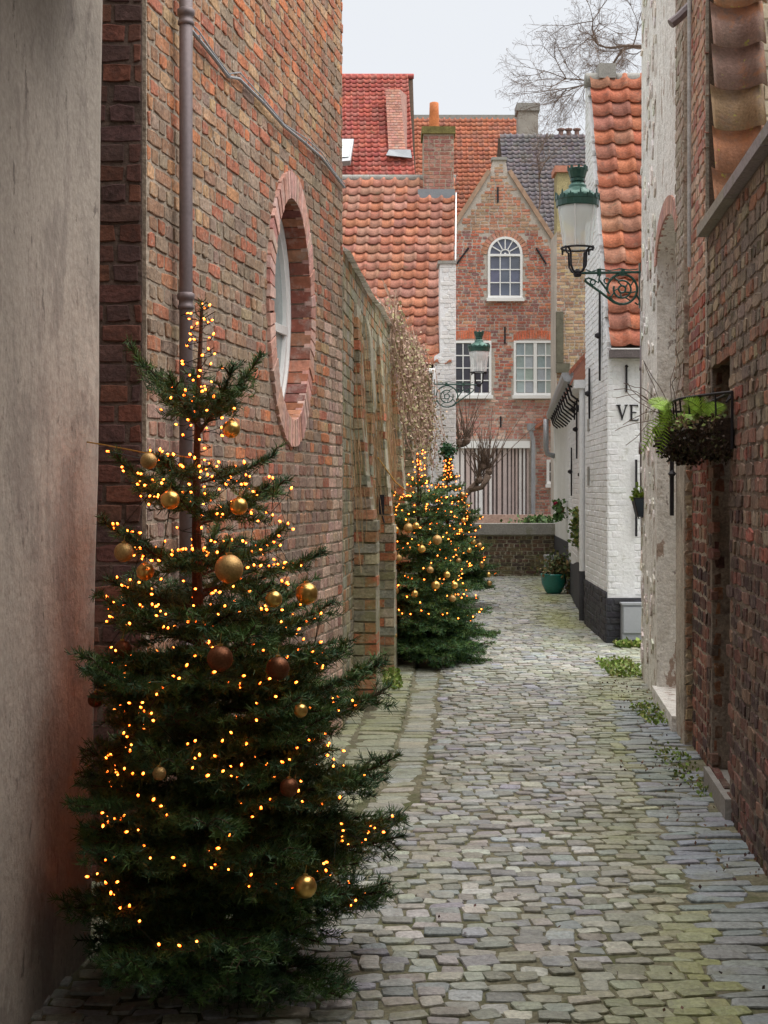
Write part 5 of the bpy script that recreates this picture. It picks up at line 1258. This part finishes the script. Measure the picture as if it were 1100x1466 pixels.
# ------------------------------------------------------------------ bare trees
def bare(name, label, start, dirv, L, seed, depth, r0, m, spread=.55, up=.0, cat='tree', ratio=.72, kids=(2, 3)):
    r_ = random.Random(seed); T = thing(name, label, cat, loc=(start[0], start[1], 0)); tr, cw = MB(), MB()
    def grow(p, d, l, rad, k):
        pts = [p]; q = p
        for i in range(4):
            d = (d + Vector((r_.gauss(0, .12), r_.gauss(0, .12), r_.gauss(0, .12) + up * .1))).normalized(); q = q + d * l / 4; pts.append(q)
            if k > 0 and i >= 1 and r_.random() < .55:
                d2 = (d + Vector((r_.gauss(0, spread), r_.gauss(0, spread), r_.gauss(0, spread)))).normalized(); grow(q, d2, l * ratio * r_.uniform(.5, .9), rad * .5, k - 1)
        (tr if k == depth else cw).tube(pts, [rad * (1 - .35 * i / 4) for i in range(5)], 4 if rad < .02 else 6, cap=False)
        if k == 0:
            for _ in range(2): cw.tube([q, q + Vector((r_.gauss(0, .04), r_.gauss(0, .04), r_.gauss(-.02, .03)))], rad * .9, 3, cap=False)
            return
        for _ in range(r_.randint(*kids)):
            d2 = (d + Vector((r_.gauss(0, spread), r_.gauss(0, spread), r_.gauss(0, spread)))).normalized(); grow(q, d2, l * ratio * r_.uniform(.8, 1.1), rad * .62, k - 1)
    base = Vector(start)
    grow(base, Vector(dirv).normalized(), L, r0, depth)
    tr.build('trunk', m, T); cw.build('crown', m, T)
    return T
bt = P(985, 75, 21.0)
TB = bare('bare_tree', 'bare winter tree reaching over the white house roof', bt, (-1, -.1, .22), .95, 5, 6, .035, M_twig, .42, .03, ratio=.80)
tk = MB(); tk.tube([(bt.x + .6, 21.2, -.1), (bt.x + .55, 21.2, 4), (bt.x + .3, 21.1, bt.z - .5), bt], [.16, .13, .08, .036], 8); tk.build('trunk', M_twig, TB)
p0 = P(672, 745, 24.2)
pl_ = thing('pollarded_tree', 'knobbly pollarded tree behind the far christmas tree', 'tree', loc=(P(645, 0, 24.2).x, 24.2, 0))
tk = MB(); a = P(640, 770, 24.2); tk.tube([Vector((a.x, 24.2, -.1)), a, P(655, 725, 24.2), P(672, 702, 24.2), P(684, 690, 24.2)], [.09, .08, .06, .05, .05], 8)
tk.tube([P(672, 702, 24.2), P(690, 698, 24.1), P(700, 680, 24.1)], [.05, .045, .06], 7); tk.tube([P(655, 640, 24.3), P(668, 636, 24.3)], .03, 6); tk.tube([a, P(632, 690, 24.3), P(655, 640, 24.3), P(665, 632, 24.3)], [.06, .05, .035, .03], 6)
tk.build('trunk', M_twig, pl_, smooth=True)
cw = MB(); r_ = random.Random(9)
for (x, y_, n, hgt) in ((686, 688, 26, .75), (700, 676, 40, .8), (668, 632, 22, .9), (658, 634, 18, .9), (692, 668, 30, .6)):
    c = P(x, y_, 24.15); cw.lathe([(.02, -.06), (.06, -.03), (.07, .02), (.04, .07), (.01, .08)], c, 7)
    for k in range(n):
        d = Vector((r_.gauss(0, .35), r_.gauss(0, .3), r_.uniform(.5, 1.2))); L_ = hgt * r_.uniform(.3, 1.3)
        cw.tube([c, c + d * L_ * .5, c + d * L_ + Vector((r_.gauss(0, .05), 0, .03))], [.009, .007, .004], 3, cap=False)
cw.build('crown', M_twig, pl_)
bare('bare_tree', 'small bare tree in front of the grey chimney and dark roof', P(770, 305, 43), (.1, 0, 1), 1.0, 14, 4, .03, M_twig, .6, .1)

# ------------------------------------------------------------------ planters
def fern(m2, c, d, L, seed, w=.10, col=(.30, .50, .06)):
    r_ = random.Random(seed); d = Vector(d).normalized(); side = d.cross(Vector((0, -1, .3))).normalized(); pts = []
    for k in range(17):
        s = k / 16; pts.append(c + d * L * s + Vector((0, -.02 * s, -.35 * L * s * s)))
    m2.tube(pts, .0025, 3, col=tuple(q * .6 for q in col))
    for k in range(1, 17):
        s = k / 16; ww = w * math.sin(math.pi * min(1, .15 + s * .85)) ** .8 + .006; t = (pts[k] - pts[k - 1]).normalized()
        for g_ in (-1, 1):
            sd_ = (side * g_ + t * .35).normalized(); a = pts[k]; cc = vary(col, .25); hl = L / 16 * .26
            m2.add([a - t * hl, a + sd_ * ww * .5 - t * hl * .8, a + sd_ * ww, a + sd_ * ww * .5 + t * hl * .9, a + t * hl], [(0, 1, 2, 3, 4)], cc)
hb = thing('wall_basket', 'black iron hayrack basket of ferns on the right brick wall', 'planter', loc=(1.7, 7.5, 1.75))
ua, ub = uD(6.62), uD(8.35); zt, zb = 2.06, 1.79; dep = .20
m2 = MB(); q0, q1 = RW.p(ua, .02, zt), RW.p(ub, .02, zt)
frontr = [RW.p(ua, .02, zt)] + [RW.p(ua + (ub - ua) * t, .02 + dep * min(1, math.sin(math.pi * min(.5, t * 1.4)) if t < .5 else (math.sin(math.pi * min(.5, (1 - t) * 5)))), zt) for t in [k / 14 for k in range(1, 14)]] + [RW.p(ub, .02, zt)]
m2.tube(frontr, .007, 6); m2.tube([q0, q1], .007, 6)
for k in range(1, 14, 1):
    t = k / 14; fp = frontr[k]; off = (fp - RW.p(ua + (ub - ua) * t, 0, zt)).dot(RW.n)
    m2.tube([fp, RW.p(ua + (ub - ua) * t, off * .95, zt - .11), RW.p(ua + (ub - ua) * t, off * .6, zb + .04), RW.p(ua + (ub - ua) * t, .02, zb)], .005, 5)
m2.tube([RW.p(ua, .02, zt), RW.p(ua, .02, zb)], .007, 6); m2.tube([RW.p(ub, .02, zt), RW.p(ub, .02, zb)], .007, 6)
m2.tube([RW.p(ua - .06, .03, zt - .03), RW.p(ua - .03, .05, zt - .05), RW.p(ua, .03, zt - .02)], .006, 5)
m2.build('rack', M_iron, hb)
m2 = MB(); n1, n2 = 26, 8; v = []
for i in range(n1 + 1):
    t = i / n1; k = min(13, max(1, t * 14)); kk = int(k); f_ = k - kk
    fp = frontr[kk].lerp(frontr[min(14, kk + 1)], f_); off = max(.04, (fp - RW.p(ua + (ub - ua) * t, 0, zt)).dot(RW.n) * .93)
    for j in range(n2 + 1):
        g_ = j / n2 * math.pi / 2
        v.append(RW.p(ua + (ub - ua) * (.02 + .96 * t), .015 + off * math.cos(g_) ** .8 + rng.uniform(-.012, .012), (zt - .13) - (.14 + .03 * math.sin(t * 9)) * math.sin(g_) + rng.uniform(-.012, .012)))
fs = [(i * (n2 + 1) + j, i * (n2 + 1) + j + 1, (i + 1) * (n2 + 1) + j + 1, (i + 1) * (n2 + 1) + j) for i in range(n1) for j in range(n2)]
m2.add(v, fs); tl = [RW.p(ua + (ub - ua) * (.02 + .96 * i / n1), .015, zt - .12) for i in range(n1 + 1)]; top_ = [v[i * (n2 + 1)] for i in range(n1 + 1)]
m2.add(tl + top_, [(i, i + 1, n1 + 2 + i, n1 + 1 + i) for i in range(n1)])
for e in (0, n1): m2.add([v[e * (n2 + 1) + j] for j in range(n2 + 1)] + [tl[e]], [tuple(range(n2 + 2))])
lin_v = [q + Vector((rng.uniform(-.03, .03), rng.uniform(-.04, .04), rng.uniform(-.02, .02))) for q in v for _ in range(14)]
m2.build('liner', mat('coir', (.035, .022, .015), .95, .4, 30, .4, 90, .9, 60), hb)
fe = thing('fern', 'bright green ferns spilling from the iron wall basket', 'plant', loc=(1.7, 7.5, 1.9))
m2 = MB(); r_ = random.Random(3)
for k in range(9):
    u = ua + (ub - ua) * .20 + r_.uniform(-.12, .2); c = RW.p(u, .10, zt - .11); fern(m2, c, RW.n * r_.uniform(-.5, .9) + RW.u * r_.uniform(-.35, .35) + Vector((0, 0, r_.uniform(.5, 1.1))), r_.uniform(.13, .21), k, .042)
for k in range(7):
    u = ua + (ub - ua) * .42 + r_.uniform(-.1, .12); c = RW.p(u, .24, zt - .05); fern(m2, c, RW.n * r_.uniform(.0, .35) + RW.u * r_.uniform(-.6, .5) + Vector((0, 0, r_.uniform(-1.0, .5))), r_.uniform(.13, .22), 30 + k, .05)
for k in range(16):
    u = ua + (ub - ua) * r_.uniform(.1, .95); c = RW.p(u, r_.uniform(.05, .22), zt - .13); fern(m2, c, RW.n * r_.uniform(-.3, .6) + RW.u * r_.uniform(-.9, .9) + Vector((0, 0, r_.uniform(.1, .9))), r_.uniform(.08, .17), 60 + k, .038, (.26, .42, .07))
m2.build('fronds', M_leaf, fe, kind='stuff')
cen = [RW.p(ua + (ub - ua) * r_.uniform(.04, .97), r_.uniform(.03, .24), zt - .13 + r_.uniform(-.03, .03)) for _ in range(700)]
V, Fc, Cc = tri_leaves(cen, .03, [(.12, .18, .04), (.20, .15, .08), (.16, .10, .06), (.20, .26, .06)], 27, 0); fast_mesh('undergrowth', V, Fc, 4, M_leaf, Cc, fe, kind='stuff')
V, Fc, Cc = tri_leaves(lin_v, .022, [(.045, .03, .02), (.07, .045, .03), (.03, .022, .015), (.05, .055, .02)], 28, .5); fast_mesh('liner_fibres', V, Fc, 4, M_leaf, Cc, hb, kind='stuff')
tw = thing('dry_stems', 'dry wiry stems curling out of the far end of the wall basket', 'plant', loc=(1.6, 8.2, 1.95))
m2 = MB()
for k in range(16):
    p = RW.p(ub - r_.uniform(.05, .4), .16, zt - .05); d = Vector((r_.uniform(-1, .4), r_.uniform(-.3, .3), r_.uniform(-.1, 1.2))).normalized(); pts = [p]
    for i in range(7): d = (d + Vector((r_.gauss(0, .2), 0, r_.gauss(-.08, .18)))).normalized(); p = p + d * r_.uniform(.03, .07); pts.append(p)
    m2.tube(pts, .0025, 3)
m2.build('stem', M_twig, tw)
# small blue trough
sp = thing('wall_trough', 'small slate blue trough of yellow green plants on the far corner drainpipe', 'planter', loc=(2.15, 12.0, 1.35))
m2 = MB(); c = P(918, 740, 11.85); s = 11.85 / F
m2.add([c + Vector((x * s, y_, z * s)) for (x, z, y_) in ((-6, 0, -.05), (8, 0, -.05), (8, 0, .07), (-6, 0, .07), (-12, 27, -.10), (12, 27, -.10), (12, 27, .09), (-12, 27, .09))], [(0, 1, 2, 3), (0, 4, 5, 1), (1, 5, 6, 2), (2, 6, 7, 3), (3, 7, 4, 0)]); m2.build('trough', mat('slate_blue', (.05, .07, .10), .5, .15, 6, .1, 40, .1, 40), sp)
m2 = MB(); m2.tube([c + Vector((-12 * s, -.10, 27 * s)), c + Vector((12 * s, -.10, 27 * s))], .005, 5); m2.tube([c + Vector((-13 * s, -.1, 28 * s)), c + Vector((-6 * s, -.08, -2 * s)), c + Vector((9 * s, .1, 0))], .004, 5); m2.build('holder', M_iron, sp)
cen = [c + Vector((rng.uniform(-11, 11) * s, rng.uniform(-.08, .08), (24 + abs(rng.gauss(0, 6))) * s)) for _ in range(260)]
V, Fc, Cc = tri_leaves(cen, .045, [(.20, .30, .04), (.26, .34, .05), (.14, .22, .04)], 15, -.4); fast_mesh('foliage', V, Fc, 4, M_leaf, Cc, sp)
for (lab, x, y0, y1, D, n, pal, flower) in (('trailing yellow green plant in a wall pot on the white cottage', 828, 728, 783, 18.6, 420, [(.10, .17, .04), (.20, .22, .05), (.07, .13, .04)], False), ('small geranium with a crimson flower on the far white cottage wall', 801, 715, 745, 22.6, 240, [(.05, .12, .03), (.08, .16, .04)], True)):
    pp = thing('wall_plant', lab, 'plant', loc=(P(x, y1, D).x, D, P(x, y1, D).z))
    a, b_ = P(x, y1, D), P(x, y0, D); cen = [Vector((a.x + rng.gauss(0, .045), D + rng.gauss(0, .12), a.z + (b_.z - a.z) * rng.random())) for _ in range(n)]
    V, Fc, Cc = tri_leaves(cen, .065, pal, 17); fast_mesh('foliage', V, Fc, 4, M_leaf, Cc, pp)
    m2 = MB(); m2.lathe([(.04, -.08), (.06, .04), (.065, .05)], ((a.x + .03), D, (a.z + b_.z) / 2), 10); m2.build('pot', mat('terracotta', (.30, .13, .08), .85), pp)
    if flower:
        m2 = MB(); f_ = P(796, 721, D - .05); [m2.add([f_ + Vector((v.x * .03 + rng.uniform(-.025, .025), v.y * .03, v.z * .025 + rng.uniform(-.02, .02))) for v in IV], IF) for _ in range(4)]; m2.build('flower', mat('crimson', (.30, .01, .05), .6), pp)
pt_ = thing('potted_shrub', 'teal glazed pot with a brownish shrub by the end wall', 'potted plant', loc=(P(793, 850, 21.3).x, 21.3, 0))
D = 21.3; c = Vector((P(793, 0, D).x, D, 0)); m2 = MB(); m2.lathe([(.09, .0), (.13, .04), (.185, .16), (.195, .27), (.205, .29), (.20, .31), (.17, .30), (.165, .25)], c, 20); m2.build('pot', mat('teal_glaze', (.02, .20, .17), .25, .15, 5, .1, 40, .05, 40, spec=.6), pt_, smooth=True)
cen = [c + Vector((rng.gauss(.07, .13), rng.gauss(0, .12), .30 + abs(rng.gauss(0, .15)) )) for _ in range(600)] + [c + Vector((rng.gauss(.24, .06), rng.gauss(-.05, .08), .25 + rng.uniform(-.2, .25))) for _ in range(220)]
V, Fc, Cc = tri_leaves(cen, .06, [(.16, .15, .06), (.22, .15, .07), (.10, .14, .05), (.07, .10, .04)], 19); fast_mesh('foliage', V, Fc, 4, M_leaf, Cc, pt_)
m2 = MB(); [m2.tube([c + Vector((0, 0, .22)), c + Vector((rng.gauss(.06, .1), rng.gauss(0, .1), .5))], .006, 4) for _ in range(14)]; m2.build('stem', M_wood, pt_)
bx = MB(); a, b_ = P(780, 822, 23.5), P(793, 797, 23.5); bx.box(a.x, b_.x, 23.4, 23.6, -.02, b_.z); bx.box(a.x - .01, b_.x + .01, 23.38, 23.62, b_.z + .001, b_.z + .03); bx.build('grey_box', MATS['grey_plastic'], label='grey utility box behind the teal pot', cat='box')

# ------------------------------------------------------------------ weeds, leaf litter
def tuft(label, x0, x1, y0, y1, n, size, pal, seed):
    r_ = random.Random(seed); cen = []
    for _ in range(n):
        X, Y = r_.uniform(x0, x1), r_.uniform(y0, y1); cen.append(Vector((X, Y, road_z(X, Y) + abs(r_.gauss(0, .02)))))
    V, Fc, Cc = tri_leaves(cen, size, pal, seed, -.8); fast_mesh('fallen_leaves' if 'fallen' in label else 'weeds', V, Fc, 4, M_leaf, Cc, label=label, cat='leaves' if 'fallen' in label else 'weeds', kind='stuff')
GRN = [(.18, .28, .05), (.24, .32, .07), (.13, .21, .04), (.28, .28, .10)]
tuft('green weeds at the foot of the limewashed house corner', 1.95, 2.25, 11.9, 12.9, 900, .032, GRN, 41)
tuft('weeds between the limewashed house and the niche sill', 1.78, 2.06, 9.4, 10.2, 420, .028, GRN, 42)
tuft('weeds along the base of the dark right wall', 1.62, 1.80, 7.2, 8.6, 260, .025, GRN, 43)
tuft('weeds at the foot of the second buttress', .0, .14, 11.2, 12.2, 420, .035, GRN, 44)
tuft('grass in front of the grey meter cabinet', 2.36, 2.75, 14.1, 14.32, 420, .05, GRN, 45)
DRY = [(.16, .08, .05), (.12, .06, .05), (.20, .12, .06), (.09, .05, .045)]
tuft('fallen brown leaves along the right wall', 1.35, 1.72, 5.6, 8.2, 110, .018, DRY, 46)
tuft('fallen leaves beside the niche sill', 1.70, 2.1, 9.0, 11.6, 110, .018, DRY, 47)
tuft('fallen leaves scattered over the near cobbles', .2, 1.5, 4.0, 6.0, 24, .016, DRY, 48)

settle()
